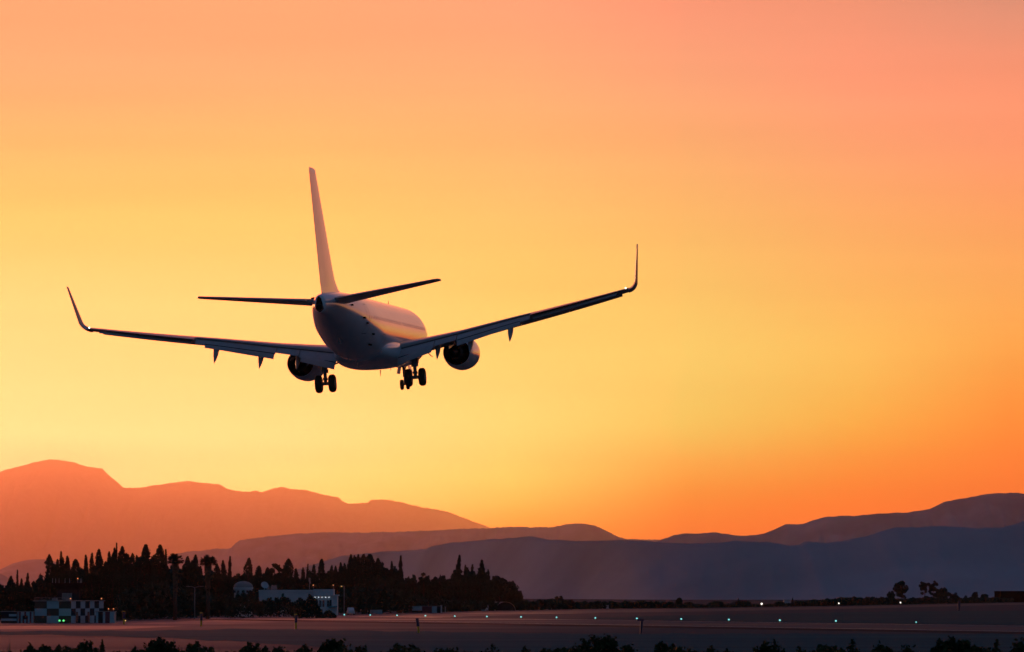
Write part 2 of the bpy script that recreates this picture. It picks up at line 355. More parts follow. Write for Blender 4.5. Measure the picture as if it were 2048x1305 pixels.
R2 = [(100,1180),(250,1140),(355,1108),(430,1099),(462,1097),(470,1089),(480,1081),(540,1074),(600,1068),(650,1066),(720,1066),(800,1065),(860,1062),(900,1060),(960,1058),(985,1057),(1040,1055),(1100,1056),(1130,1050),(1160,1048),(1190,1052),(1210,1062),(1225,1070),(1240,1076),(1255,1079),(1330,1081),(1400,1090),(1600,1130),(1800,1180)]
R4 = [(1150,1170),(1250,1100),(1310,1084),(1355,1069),(1400,1067),(1430,1066),(1455,1069),(1480,1073),(1500,1072),(1530,1067),(1550,1058),(1570,1051),(1595,1049),(1610,1047),(1632,1040),(1650,1034),(1680,1033),(1710,1032),(1750,1029),(1780,1027),(1820,1025),(1860,1019),(1875,1011),(1890,1004),(1915,1000),(1940,995),(1980,988),(2030,987),(2100,992),(2300,1005),(2600,985),(3100,1010),(3700,1040),(4400,1070),(5200,1100),(6000,1130)]
R3 = [(450,1190),(560,1150),(680,1113),(760,1105),(830,1101),(850,1099),(865,1093),(900,1086),(960,1081),(1024,1076),(1060,1073),(1080,1076),(1100,1080),(1160,1083),(1250,1080),(1340,1087),(1400,1088),(1440,1086),(1470,1083),(1530,1084),(1560,1089),(1580,1092),(1595,1090),(1610,1083),(1650,1087),(1680,1083),(1710,1077),(1740,1071),(1765,1061),(1790,1056),(1830,1055),(1880,1053),(1910,1055),(1940,1057),(2000,1056),(2025,1050),(2048,1043),(2200,1020),(2500,1035),(2900,1010),(3500,1050),(4200,1075),(5000,1110),(5800,1150)]
R5 = [(-900,1150),(-500,1120),(-200,1150),(-60,1160),(0,1140),(30,1126),(60,1120),(90,1119),(130,1128),(180,1150),(260,1185)]
R6 = [(-700,1130),(-300,1115),(-60,1130),(0,1146),(12,1152),(25,1162),(60,1185)]
ridge('mountain_range', R1, 156000, 1.3, depth=3.2, step=3, rough=1.25)
ridge('mountain_range', R4, 18000, 5.1, depth=3.2)
ridge('mountain_range', R2, 40000, 2.2, depth=3.5, rough=.7, bumps=1.2, step=3)
ridge('hills', R5, 42000, 6.4, depth=4, rough=.5)
ridge('hills', R3, (6300, 3650), 3.7, depth=4, rough=.8, gully=.10)
ridge('hills', R6, 27000, 8.8, depth=4, rough=.5)
#PART2
# ------------------------------------------------------------------ airliner
plane = thing('airliner', 'white twin-engine jet with upturned wingtips and lowered wheels, landing in the sunset sky', 'airplane')
def A(s, y, z): return (y, 20.0 - s, z)          # station aft of the nose, starboard, up
def place_plane():
    y, p, r = R(6.421), R(-1.835), R(4.158); D = 250.0; tx, ty = -291.46, -9.75
    B = Matrix(((1,0,0),(0,0,1),(0,1,0)))         # local (starboard, forward, up) -> camera (right, up, forward)
    Ry = Matrix(((math.cos(y),0,math.sin(y)),(0,1,0),(-math.sin(y),0,math.cos(y))))
    Rp = Matrix(((1,0,0),(0,math.cos(p),math.sin(p)),(0,-math.sin(p),math.cos(p))))
    Rr = Matrix(((math.cos(r),-math.sin(r),0),(math.sin(r),math.cos(r),0),(0,0,1)))
    Mc = Ry @ Rp @ Rr @ B
    t = Vector((tx * D / F, ty * D / F, D))
    cp, sp = math.cos(PITCH), math.sin(PITCH)
    W = Matrix(((1,0,0),(0,-sp,cp),(0,cp,sp)))    # camera (right, up, forward) -> world
    plane.matrix_world = Matrix.Translation(W @ t + Vector((0,0,CH))) @ (W @ Mc).to_4x4()
place_plane()
FS = [(0,.02,-.42,-.46),(.12,.32,-.14,-.76),(.35,.55,.08,-.98),(.8,.85,.36,-1.2),(1.6,1.2,.82,-1.5),(2.3,1.42,1.28,-1.66),(3.0,1.6,1.62,-1.78),(3.9,1.74,1.85,-1.9),(5.5,1.86,1.98,-2.0),(7,1.88,2.0,-2.01),
      (12,1.88,2.0,-2.01),(18,1.88,2.0,-2.01),(24.5,1.88,2.0,-2.01),(26.5,1.86,2.0,-1.86),(28.5,1.77,2.0,-1.5),(30.5,1.62,1.99,-1.02),(32.5,1.36,1.95,-.48),(34.5,1.04,1.87,.0),(36,.76,1.76,.36),(37.2,.46,1.64,.50),(38.0,.25,1.50,.52)]
fs = np.array(FS)
def fsec(s):
    k = int(np.clip(np.searchsorted(fs[:,0], s) - 1, 0, len(fs) - 2)); a, b = fs[k], fs[k+1]; t = (s - a[0]) / (b[0] - a[0])
    pa, pb = fs[max(k-1,0)], fs[min(k+2, len(fs)-1)]
    out = []
    for c in (1,2,3):
        ma = (b[c]-pa[c]) / max(b[0]-pa[0], 1e-6) * (b[0]-a[0]) if k > 0 else (b[c]-a[c])
        mb_ = (pb[c]-a[c]) / max(pb[0]-a[0], 1e-6) * (b[0]-a[0])
        h = (2*t**3-3*t*t+1)*a[c] + (t**3-2*t*t+t)*ma + (-2*t**3+3*t*t)*b[c] + (t**3-t*t)*mb_
        out.append(h)
    return out
m = MB(); rings = []
for s in np.concatenate([np.array([0,.04,.12,.22,.35,.55,.8,1.2]), np.linspace(1.6, 7, 12), np.linspace(8.5, 24, 10), np.linspace(25, 38, 34)]):
    w, t, b = fsec(s); zc = (t + b) / 2; h = (t - b) / 2
    rings.append([A(s, w * math.cos(a), zc + h * math.sin(a)) for a in np.linspace(0, 2*math.pi, 64, endpoint=False)])
m.loft(rings, cap=True)
fus = m.build('fuselage', M['white'], plane, True, True)
# panel / window details on the fuselage
def on_side(s, z, sgn, off=.0):
    w, t, b = fsec(s); zc = (t+b)/2; h = (t-b)/2; q = math.sqrt(max(0, 1 - ((z-zc)/h)**2)); n = Vector((sgn*q/w, 0, (z-zc)/h/h)).normalized()
    return Vector(A(s, sgn * w * q, z)) + n * off, n
def window_mesh():
    w = MB(); n = 10
    for k, (rr, d) in enumerate(((1.0,.0),(1.0,.006),(.78,.008))):
        w.v += [(d, math.cos(a) * .07 * rr, math.sin(a) * .12 * rr) for a in np.linspace(0, 2*math.pi, n, endpoint=False)]
    w.f = [(k*n+i, k*n+(i+1)%n, (k+1)*n+(i+1)%n, (k+1)*n+i) for k in (0,1) for i in range(n)] + [tuple(range(2*n, 3*n))]; w.mi = [0]*len(w.f)
    return w
first = None
for sgn in (1, -1):
    for i in range(46):
        s_ = 6.0 + i * .515 + (.5 if i > 20 else 0)
        p, n_ = on_side(s_, .42, sgn, .002)
        if first is None: o = first = window_mesh().build('window', M['glass'], fus)
        else: o = first.copy(); COL.objects.link(o)
        o.parent = fus; o.location = p; o.rotation_euler = (0, -math.atan2(n_.z, n_.x * sgn) if sgn > 0 else math.atan2(n_.z, -n_.x), 0 if sgn > 0 else 0)
        if sgn < 0: o.rotation_euler = (0, math.atan2(n_.z, abs(n_.x)), math.pi)
def strip_on(path, wd, name, mt, off=.008, sgn=1):
    b_ = MB(); up = []
    for (s_, z_) in path: up.append(on_side(s_, z_, sgn, off)[0])
    for i, p in enumerate(up):
        d = (up[min(i+1,len(up)-1)] - up[max(i-1,0)]).normalized(); n_ = on_side(*path[i], sgn)[1]; sd_ = d.cross(n_).normalized() * wd / 2
        b_.v += [tuple(p + sd_), tuple(p - sd_)]
    b_.f = [(2*i, 2*i+1, 2*i+3, 2*i+2) for i in range(len(up)-1)]; b_.mi = [0]*len(b_.f)
    return b_.build(name, mt, fus)
seam = mat('panel_seam', (.10,.10,.10), .6, var=.1)
for sgn in (1, -1):
    # rear service door outline, rear cargo door outline
    strip_on([(29.6,z) for z in np.linspace(-.55,1.2,8)] + [(s_,1.2) for s_ in (29.8,30.1,30.35)] + [(30.35,z) for z in np.linspace(1.1,-.55,8)] + [(s_,-.55) for s_ in (30.1,29.8,29.6)], .035, 'door_seam', seam, sgn=sgn)
strip_on([(24.2,z) for z in np.linspace(-1.5,-.55,6)] + [(s_,-.5) for s_ in (24.6,25.0,25.4)] + [(25.4,z) for z in np.linspace(-.6,-1.5,6)], .03, 'cargo_door_seam', seam)
# small probes, drains and vents seen along the belly and tail
for k, (s_, z_, ln) in enumerate([(31.0,.35,.55),(30.2,.05,.35),(28.2,-.55,.5),(27.6,-1.15,.8),(33.3,1.05,.3)]):
    p, n_ = on_side(s_, z_, 1, .0); MB().box(p + n_ * .03, (.10, ln, .09)).build('vent', M['black'], fus)
def blade(s_, y_, z0, h, ch, name='antenna'):
    sg = 1 if h > 0 else -1
    b_ = MB(); b_.loft([[A(s_, y_-.02, z0), A(s_+ch, y_-.01, z0), A(s_+ch, y_+.01, z0), A(s_, y_+.02, z0)], [A(s_+ch*.5, y_-.01, z0+h), A(s_+ch*1.05, y_-.005, z0+h), A(s_+ch*1.05, y_+.005, z0+h), A(s_+ch*.5, y_+.01, z0+h)]])
    return b_.build(name, M['grey'], fus, fixn=True)
blade(9.0, 0, 1.98, .32, .35); blade(20.5, 0, 1.98, .30, .35)
blade(15.5, .1, -2.38, -.38, .3); blade(24.5, 0, -2.0, -.34, .32); blade(26.6, -.2, -1.85, -.3, .25); blade(10, 0, -2.0, -.3, .3)
# vortex generators beside the fin root
for sgn in (1, -1):
    for k in range(5):
        p, n_ = on_side(33.4 + k * .5, 1.52 - k * .03, sgn, 0)
        MB().box(p + n_ * .08, (.03, .24, .2), rot=Matrix.Rotation(R(12 * sgn), 3, 'Z')).build('vortex_generator', M['black'], fus)
# tail cone exhaust
m = MB(); m.lathe([(20-37.9,.235),(20-38.16,.22),(20-38.16,.18),(20-37.8,.16)], (0,0,.80), n=24); m.lathe([(20-37.9,.15),(20-38.05,.14),(20-38.05,.11),(20-37.9,.1)], (0,0,1.27), n=20); m.build('tail_exhaust', M['darkmetal'], fus, True)
MB().loft([[A(s_, w_*math.cos(a)*(1-.35*max(0,math.sin(a))), 1.0+.47*h_*math.sin(a)) for a in np.linspace(0,2*math.pi,28,endpoint=False)] for s_, w_, h_ in ((37.95,.2,1),(38.12,.19,.97),(38.13,.15,.9))]).build('exhaust_opening', M['black'], fus, False, True)
# dark sooty ring patch under the exhaust and tail light
MB().box(A(38.02,0,1.46), (.08,.1,.06)).build('tail_light', M['glass'], fus)
# tail skid
MB().loft([[A(30.8,-.07,-1.0),A(30.8,.07,-1.0),A(30.8,.07,-1.1),A(30.8,-.07,-1.1)],[A(31.6,-.05,-.8),A(31.6,.05,-.8),A(31.55,.05,-1.12),A(31.55,-.05,-1.12)]]).build('tail_skid', M['grey'], fus, fixn=True)
# belly fairing
m = MB(); rings = []
for s in np.linspace(11.6, 23.6, 26):
    u = (s - 11.6) / 12.0; e = max(0.0, math.sin(math.pi * u)) ** .45
    w_ = 1.2 + .95 * e; zb = -1.55 - .85 * e; zt = -.9 + .35 * e
    rings.append([A(s, w_ * math.copysign(abs(math.cos(a)) ** .8, math.cos(a)), (zt+zb)/2 + (zt-zb)/2 * math.copysign(abs(math.sin(a)) ** .75, math.sin(a))) for a in np.linspace(0, 2*math.pi, 40, endpoint=False)])
m.loft(rings); belly = m.build('belly_fairing', M['white'], fus, True, True)

def airfoil(n=14, t=.12):
    x = (1 - np.cos(np.linspace(0, math.pi, n))) / 2
    yt = 5*t*(.2969*np.sqrt(x) - .126*x - .3516*x**2 + .2843*x**3 - .1015*x**4)
    cam_ = .018 * (1 - (2*x - 1)**2)
    up = list(zip(x[::-1], (cam_ + yt)[::-1])); lo = list(zip(x[1:-1], (cam_ - yt * .85)[1:-1]))
    return up + lo
def section(le, chord, t, tw, dirv=None, upv=None, n=14, cut=1.0):
    """le in (s,y,z); chord runs aft; twist nose up in degrees; upv = local thickness direction (y,z)"""
    upv = upv or (0, 1); c, sn = math.cos(R(tw)), math.sin(R(tw)); pts = []
    for x, h in airfoil(n, t):
        x = min(x, cut); a = x * chord; b = h * chord
        ds = a * c + b * sn; du = -a * sn + b * c
        pts.append(A(le[0] + ds, le[1] + du * upv[0], le[2] + du * upv[1]))
    return pts
FLEX = .75
def LE(y): return 13.55 + .517 * (y - 1.88) + .9 * max(0, (y - 5) / 12.1)
def TE(y): return 21.0 + (y - 5.8) * .265 if y > 5.8 else 21.0 - (5.8 - y) * .02
def WZ(y): return -1.32 + max(0, y - 1.88) * .105 + FLEX * (y / 17.1) ** 2 + .17 * min(1, max(0, y - 1.88) / 7)
def TW(y): return 1.2 - 4.6 * (y / 17.1)
def wpt(y, fr, below=0): 
    c = TE(y) - LE(y); tw = R(TW(y)); return Vector((LE(y) + fr * c * math.cos(tw), y, WZ(y) - fr * c * math.sin(tw) - below))
def canoe(sg, yc, ln, sc, wing):
    # flap track fairing: fixed front half, rear half dropped with the flap
    m = MB(); z0 = wpt(yc, .62)
    c0 = Vector((z0.x - .3, yc, z0.z - .12)); c1 = Vector((z0.x + 1.3 * sc, yc, z0.z - .40 * sc)); c2 = Vector((z0.x + 2.55 * sc, yc, z0.z - 1.42 * sc))
    pts = [(c0 + (c1 - c0) * t) for t in np.linspace(0, 1, 6)] + [(c1 + (c2 - c1) * t) for t in np.linspace(0, 1, 9)[1:]]
    rr = [.02,.10,.16,.19,.21,.23,.235,.225,.205,.18,.145,.105,.06,.01]
    rings = []
    for p, r_ in zip(pts, rr):
        rings.append([A(p.x, sg * (p.y) + math.cos(a) * r_ * sc * .8, p.z + math.sin(a) * r_ * sc * 1.35) for a in np.linspace(0, 2*math.pi, 14, endpoint=False)])
    m.loft(rings); return m.build('flap_track_fairing', M['grey'], wing, True, True)
def flap_panel(sg, y0, y1, fr0, dz, ch0, ch1, ang, name, wing, n=8, aft0=0, mt=None):
    m = MB(); rings = []
    for y in np.linspace(y0, y1, n):
        p = wpt(y, fr0); t = (y - y0) / (y1 - y0); ch = ch0 + (ch1 - ch0) * t
        sec = []
        for x, h in airfoil(9, .11):
            a, b = x * ch, h * ch; c, sn = math.cos(R(ang)), math.sin(R(ang))
            sec.append(A(p.x + aft0 * (1 - .30 * t) + a * c + b * sn, sg * y, p.z - dz * (1 - .36 * t if dz > 0 else 1) - a * sn + b * c))
        rings.append(sec)
    m.loft(rings); return m.build(name, mt or M['flapm'], wing, False, True)
def make_wing(sg):
    ws = [1.0, 1.88, 3.0, 4.4, 5.8, 7.5, 9.5, 11.5, 13.5, 15.3, 16.9]
    m = MB(); rings = []
    for y in ws:
        c = TE(y) - LE(y); t = np.interp(y, [1.9, 5.8, 17], [.145, .13, .13])
        flapped = y < 10.7
        rings.append(section((LE(y), sg * y, WZ(y)), c, t, TW(y), cut=.80 if y < 10.6 else 1.0))
    # keep a clean break where the flaps end
    yb = 10.62; c = TE(yb) - LE(yb)
    inner = [r for r, y in zip(rings, ws) if y < yb] + [section((LE(yb), sg*yb, WZ(yb)), c, .13, TW(yb), cut=.80)]
    outer = [section((LE(yb), sg*yb, WZ(yb)), c, .13, TW(yb))] + [r for r, y in zip(rings, ws) if y > yb]
    m.loft(inner); m.loft(outer)
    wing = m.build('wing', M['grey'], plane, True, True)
    mod = wing.modifiers.new('es', 'EDGE_SPLIT'); mod.split_angle = R(50)
    # slats, drooped
    for (a, b) in ((2.6, 4.0), (5.7, 9.28), (9.3, 12.84), (12.86, 16.4)):
        s_ = MB(); rg = []
        for y in np.linspace(a, b, 6):
            c = (TE(y) - LE(y)); q = .13 * c + .12
            rg.append([A(LE(y) - .30 + x * q, sg * y, WZ(y) - .12 - .02 + h * q * 1.6 + (x) * q * .35) for x, h in airfoil(8, .22)])
        s_.loft(rg); s_.build('slat', M['metal'], wing, True, True)
    # flaps: forward element and aft element
    flap_panel(sg, 1.95, 4.25, .80, -.04, 1.42, 1.12, 24, 'inboard_flap', wing)
    flap_panel(sg, 4.30, 5.70, .80, -.04, 1.0, .86, 22, 'gate_flap', wing)
    flap_panel(sg, 5.75, 10.55, .80, -.02, 1.04, .64, 24, 'outboard_flap', wing)
    f2 = flap_panel(sg, 2.0, 4.15, .80, .50, .72, .56, 40, 'aft_flap', wing, aft0=1.20)
    f2 = flap_panel(sg, 5.8, 9.95, .80, .34, .56, .36, 40, 'aft_flap', wing, aft0=.84)
    for a_, b_, c0, c1, z_, f0 in ((2.0, 4.15, .12, .10, .46, 1.17), (5.8, 9.95, .10, .07, .30, .82)):
        flap_panel(sg, a_, b_, .80, z_, c0, c1, 30, 'flap_slot', wing, aft0=f0, mt=M['black'])
    flap_panel(sg, 1.96, 10.5, .80, -.13, .07, .05, 30, 'spoiler_gap', wing, n=20, mt=M['black'])
    for yf, sc in ((4.45, .85), (6.65, .98), (9.3, .95)): canoe(sg, yf, 2.2, sc, wing)
    # aileron, slightly drooped
    flap_panel(sg, 10.8, 16.2, .76, -.03, .95, .72, 19, 'aileron', wing, mt=M['grey'])
    # small actuator cover at the tip of the aileron
    # winglet
    path = []   # (y, z, LE station, chord)
    y0, z0 = 16.9, WZ(16.9); base = LE(16.9); ch0 = TE(16.9) - LE(16.9)
    for t in np.linspace(0, 1, 9):
        a = R(6) + t * R(78); 
        path.append((y0 + .62 * (math.sin(a) - math.sin(R(6))), z0 + .62 * (math.cos(R(6)) - math.cos(a)), base + .1 + t * .75, ch0 - .25 - t * .45, a))
    yl, zl, sl, cl, al = path[-1]
    for t in (.15, .35, .6, .85, 1.0):
        path.append((yl + t * .34, zl + t * 2.16, sl + t * 1.75, cl + (.42 - cl) * t, R(84)))
    w_ = MB(); rg = []
    for (y, z, s_, ch, a) in path: rg.append(section((s_, sg * y, z), ch, .21, -.6, upv=(-sg * math.sin(a), math.cos(a)), n=10))
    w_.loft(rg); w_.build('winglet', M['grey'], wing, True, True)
    # white tail-facing light at the wingtip
    l_ = MB(); p = wpt(16.75, 1.0); l_.lathe([(20-p.x+.06,.001),(20-p.x+.03,.035),(20-p.x-.04,.05),(20-p.x-.10,.035),(20-p.x-.12,.001)], (sg*16.8, 0, p.z+.06), n=12); l_.build('wingtip_light', M['navw'], wing, True)
    return wing
wings = {sg: make_wing(sg) for sg in (-1, 1)}

# horizontal stabiliser
for sg in (-1, 1):
    m = MB(); rg = []
    for y in (.45, .9, 2.0, 3.5, 5.2, 6.6, 7.05, 7.17):
        t = (y - .45) / 6.72; ch = 3.95 + (1.45 - 3.95) * t - (.35 if y > 7.1 else 0)
        rg.append(section((33.4 + t * 4.05, sg * y, 1.08 + y * .112), ch, .095, -2.0, cut=.70))
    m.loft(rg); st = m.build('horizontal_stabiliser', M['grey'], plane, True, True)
    st.modifiers.new('es', 'EDGE_SPLIT').split_angle = R(50)
    m = MB(); rg = []
    for y in np.linspace(.95, 6.95, 7):
        t = (y - .45) / 6.72; ch = 3.95 + (1.45 - 3.95) * t
        rg.append([A(33.4 + t*4.05 + .70*ch + x*ch*.30, sg*y, 1.08 + y*.112 + .70*ch*.035 + h*ch*.30*1.8 + x*ch*.3*.02) for x, h in airfoil(8, .12)])
    m.loft(rg); m.build('elevator', M['grey'], st, True, True)
# fin
m = MB(); rg = []
def fin_sec(z):
    t = (z - 1.75) / (9.02 - 1.75)
    le = np.interp(z, [1.75, 2.1, 2.6, 3.2, 9.02], [29.2, 31.2, 32.25, 32.75, 36.55]); te = 36.95 + t * 1.55
    return le, te
for z in (1.55, 1.8, 2.1, 2.35, 2.6, 3.0, 3.4, 4.5, 6, 7.5, 8.7, 8.95, 9.03):
    le, te = fin_sec(max(z, 1.75)); te2 = te - (.30 if z < 8.8 else 0.) * 0
    ch = te - le; th = np.interp(z, [1.7, 2.6, 9], [.085, .105, .10]) * (1 if z < 9 else .4)
    rg.append([A(le + x * ch * (1 if True else 1), (h - .018 * (1 - (2*x-1)**2)) * ch, z) for x, h in airfoil(16, th)])
m.loft(rg); fin = m.build('vertical_stabiliser', M['white'], plane, True, True)
# rudder, proud of the fin trailing edge
m = MB(); rg = []
for z in (2.15, 4, 6, 8, 8.85):
    le, te = fin_sec(z); ch = (te - le) * .27; hw = .34 * ch * (.085/.1) * .36 + .012
    rg.append([A(te - ch, hw, z), A(te + .04, .012, z), A(te + .04, -.012, z), A(te - ch, -hw, z)])
m.loft(rg); m.build('rudder', M['white'], fin, False, True)

# engines
for sg in (-1, 1):
    yc, zc = sg * 5.05, -1.59
    m = MB(); m.lathe([(19.2-10.55+.0,.80),(19.2-10.45,.88),(19.2-10.6,.99),(19.2-11.0,1.08),(19.2-11.8,1.13),(19.2-12.8,1.10),(19.2-13.8,.99),(19.2-14.75,.86),(19.2-14.77,.84),(19.2-14.4,.83),(19.2-13.6,.82),(19.2-12.4,.80),(19.2-11.4,.79),(19.2-10.8,.77),(19.2-10.55,.80)], (yc,0,zc), n=48, sq=.97)
    nac = m.build('engine_nacelle', M['white'], plane, True, True)
    m = MB(); m.lathe([(19.2-10.45,.885),(19.2-10.40,.84),(19.2-10.55,.79),(19.2-10.62,.99),(19.2-10.45,.885)], (yc,0,zc), n=48, sq=.97); m.build('intake_lip', M['metal'], nac, True, True)
    m = MB(); m.lathe([(19.2-12.0,.80),(19.2-12.02,.001)], (yc,0,zc), n=40); m.build('fan', M['black'], nac)
    m = MB(); m.lathe([(19.2-12.1,.60),(19.2-13.4,.58),(19.2-14.8,.46),(19.2-15.5,.38),(19.2-15.52,.36),(19.2-15.2,.34),(19.2-14.6,.33)], (yc,0,zc), n=40); m.build('core_cowl', M['darkmetal'], nac, True, True)
    m = MB(); m.lathe([(19.2-14.8,.30),(19.2-15.2,.26),(19.2-15.8,.15),(19.2-16.2,.03),(19.2-16.22,.001)], (yc,0,zc), n=28); m.build('exhaust_plug', M['darkmetal'], nac, True, True)
    m = MB(); m.lathe([(19.2-14.7,.34),(19.2-14.72,.001)], (yc,0,zc), n=28); m.build('exhaust_opening', M['black'], nac)
    # pylon
    zt = WZ(4.83); m = MB()
    m.loft([[A(12.1,yc-.05,zc+1.05),A(12.1,yc+.05,zc+1.05),A(12.2,yc+.04,zc+1.12),A(12.2,yc-.04,zc+1.12)],
            [A(14.2,yc-.2,zc+.9),A(14.2,yc+.2,zc+.9),A(14.2,yc+.17,zt-.12),A(14.2,yc-.17,zt-.12)],
            [A(16.0,yc-.22,zc+.45),A(16.0,yc+.22,zc+.45),A(16.0,yc+.2,zt-.05),A(16.0,yc-.2,zt-.05)],
            [A(17.4,yc-.12,zc+.55),A(17.4,yc+.12,zc+.55),A(17.6,yc+.14,zt-.3),A(17.6,yc-.14,zt-.3)],
            [A(19.4,yc-.03,zt-.62),A(19.4,yc+.03,zt-.62),A(19.4,yc+.04,zt-.42),A(19.4,yc-.04,zt-.42)]])
    m.build('pylon', M['grey'], nac, False, True)
    m = MB()  # nacelle chine
    m.loft([[A(12.0,yc-sg*.85,zc+.72),A(12.0,yc-sg*.83,zc+.74),A(12.0,yc-sg*.85,zc+.74)],[A(13.0,yc-sg*.85,zc+.72),A(13.0,yc-sg*1.05,zc+1.0),A(13.0,yc-sg*.85,zc+.74)]]); m.build('chine', M['grey'], nac, fixn=True)

def wheel(cx, s, z, r, w, gear):
    m = MB(); hw = w / 2; prof = []
    for a in np.linspace(-1, 1, 13):
        q = abs(a); prof.append((a * hw, r * (1 - .16 * q ** 3.2)))
    prof = [(-hw*.96, r*.52)] + prof + [(hw*.96, r*.52)]
    m.lathe([(cx + p, rr) for p, rr in prof], (0, 20 - s, z), axis='x', n=36)
    for g in (-.45, 0, .45):
        m.lathe([(cx + g*hw - .012, r*.999),(cx + g*hw - .006, r*1.004),(cx + g*hw + .006, r*1.004),(cx + g*hw + .012, r*.999)], (0,20-s,z), axis='x', n=36)
    ty = m.build('wheel', [M['tyre']], gear, True, True)
    m = MB()
    m.lathe([(cx-hw*.9,r*.53),(cx-hw*.55,r*.42),(cx-hw*.5,.08),(cx-hw*.7,.06),(cx-hw*.7,.001)], (0,20-s,z), axis='x', n=28)
    m.lathe([(cx+hw*.9,r*.53),(cx+hw*.55,r*.42),(cx+hw*.5,.08),(cx+hw*.7,.06),(cx+hw*.7,.001)], (0,20-s,z), axis='x', n=28)
    m.build('rim', M['metal'], gear, True, True)
    return ty
for sg in (-1, 1):
    g0 = bpy.data.objects.new('main_landing_gear', None)
    yc = sg * 2.86; s0 = 19.6; zx = -3.12
    m = MB()
    m.tube(A(s0,yc,-1.45), A(s0,yc,-2.35), .21, .18, 16); m.tube(A(s0,yc,-2.35), A(s0,yc,zx), .115, .115, 16); m.tube(A(s0,yc,-2.22), A(s0,yc,-2.45), .24, .22, 16); m.tube(A(s0,yc,-2.75), A(s0,yc,-2.9), .16, .16, 16)
    m.tube(A(s0,yc-.44,zx), A(s0,yc+.44,zx), .11, n=14)
    m.tube(A(s0,yc,zx+.02), A(s0,yc,zx-.10), .11, .08, 14)
    m.tube(A(s0+.17,yc,-2.40), A(s0+.42,yc,-2.72), .035, n=8); m.tube(A(s0+.42,yc,-2.72), A(s0+.15,yc,zx+.05), .035, n=8)      # torque links
    m.tube(A(s0,yc-sg*.02,-2.1), A(s0-.1,yc-sg*1.25,-1.75), .055, n=10)    # side brace
    m.tube(A(s0-.1,yc-sg*1.25,-1.75), A(s0-.1,yc-sg*1.6,-1.5), .06, n=10)
    m.tube(A(s0,yc,-1.7), A(s0-1.4,yc,-1.35), .06, n=10)     # drag strut
    m.tube(A(s0+.14,yc+.08,-1.5), A(s0+.12,yc+.06,zx+.1), .022, n=6); m.tube(A(s0-.14,yc-.07,-1.6), A(s0-.1,yc-.06,zx+.1), .02, n=6)
    st = m.build('main_landing_gear', M['strut'], plane, True, True)
    st.modifiers.new('es', 'EDGE_SPLIT').split_angle = R(40)
    bpy.data.objects.remove(g0)
    for q in (-.43, .43): wheel(yc + q, s0, zx, .565, .40, st)
    m = MB()   # leg door, outboard of the strut
    m.loft([[A(s0-.45,yc+sg*.22,-1.35),A(s0+.45,yc+sg*.22,-1.35),A(s0+.45,yc+sg*.25,-1.36),A(s0-.45,yc+sg*.25,-1.36)],
            [A(s0-.38,yc+sg*.24,-1.9),A(s0+.38,yc+sg*.24,-1.9),A(s0+.38,yc+sg*.27,-1.9),A(s0-.38,yc+sg*.27,-1.9)],
            [A(s0-.2,yc+sg*.20,-2.25),A(s0+.2,yc+sg*.20,-2.25),A(s0+.2,yc+sg*.23,-2.25),A(s0-.2,yc+sg*.23,-2.25)]])
    m.build('gear_door', M['grey'], st, fixn=True)
    m = MB()   # upper hinged door hanging out from the wing
    m.loft([[A(s0-.5,yc+sg*.4,-1.38),A(s0+.4,yc+sg*.4,-1.38),A(s0+.4,yc+sg*.4,-1.41),A(s0-.5,yc+sg*.4,-1.41)],
            [A(s0-.4,yc+sg*.85,-1.58),A(s0+.3,yc+sg*.85,-1.58),A(s0+.3,yc+sg*.85,-1.61),A(s0-.4,yc+sg*.85,-1.61)],
            [A(s0-.2,yc+sg*1.15,-1.90),A(s0+.1,yc+sg*1.15,-1.90),A(s0+.1,yc+sg*1.14,-1.93),A(s0-.2,yc+sg*1.14,-1.93)]])
    m.build('gear_door', M['grey'], st, fixn=True)
m = MB(); s0 = 4.0; zx = -3.10
m.tube(A(s0+.15,0,-1.8), A(s0,0,-2.6), .09, .085, 14); m.tube(A(s0,0,-2.6), A(s0-.03,0,zx), .055, n=12); m.tube(A(s0-.03,-.24,zx), A(s0-.03,.24,zx), .05, n=12)
m.tube(A(s0,0,-2.3), A(s0-1.1,0,-1.85), .05, n=8); m.tube(A(s0+.1,0,-2.55), A(s0+.28,0,-2.8), .03, n=6); m.tube(A(s0+.28,0,-2.8), A(s0+.05,0,zx), .03, n=6)
st = m.build('nose_landing_gear', M['strut'], plane, True, True)
for q in (-.2, .2): wheel(q, s0-.03, zx, .345, .21, st)
for sg in (-1, 1):
    MB().box(A(3.6, sg*.38, -2.10), (.03, 1.4, .5), rot=Matrix.Rotation(R(-14*sg), 3, 'Y')).build('gear_door', M['white'], st)
#PART3
# ------------------------------------------------------------------ buildings
def place(name, label, cat, px, Y, rz=0, group=None): return thing(name, label, cat, (gx(px, Y), Y, 0), rz, group)
def grid_box(m, w, d, h, nx_, ny_, nz_, pat, z0=0):
    """box centred on x, front at y=0 going back to d; every face gridded; pat(face,i,k) -> material index"""
    def face(fn, n1, face_id):
        for i in range(n1):
            for k in range(nz_):
                a = fn(i/n1, k/nz_); b = fn((i+1)/n1, k/nz_); c = fn((i+1)/n1, (k+1)/nz_); e = fn(i/n1, (k+1)/nz_)
                m.add([a,b,c,e], [(0,1,2,3)], pat(face_id, i, k))
    face(lambda u, v: (-w/2 + w*u, 0, z0 + h*v), nx_, 0)
    face(lambda u, v: (w/2, d*u, z0 + h*v), ny_, 1)
    face(lambda u, v: (w/2 - w*u, d, z0 + h*v), nx_, 2)
    face(lambda u, v: (-w/2, d - d*u, z0 + h*v), ny_, 3)
    m.add([(-w/2,0,z0+h),(w/2,0,z0+h),(w/2,d,z0+h),(-w/2,d,z0+h)], [(0,1,2,3)], 0)
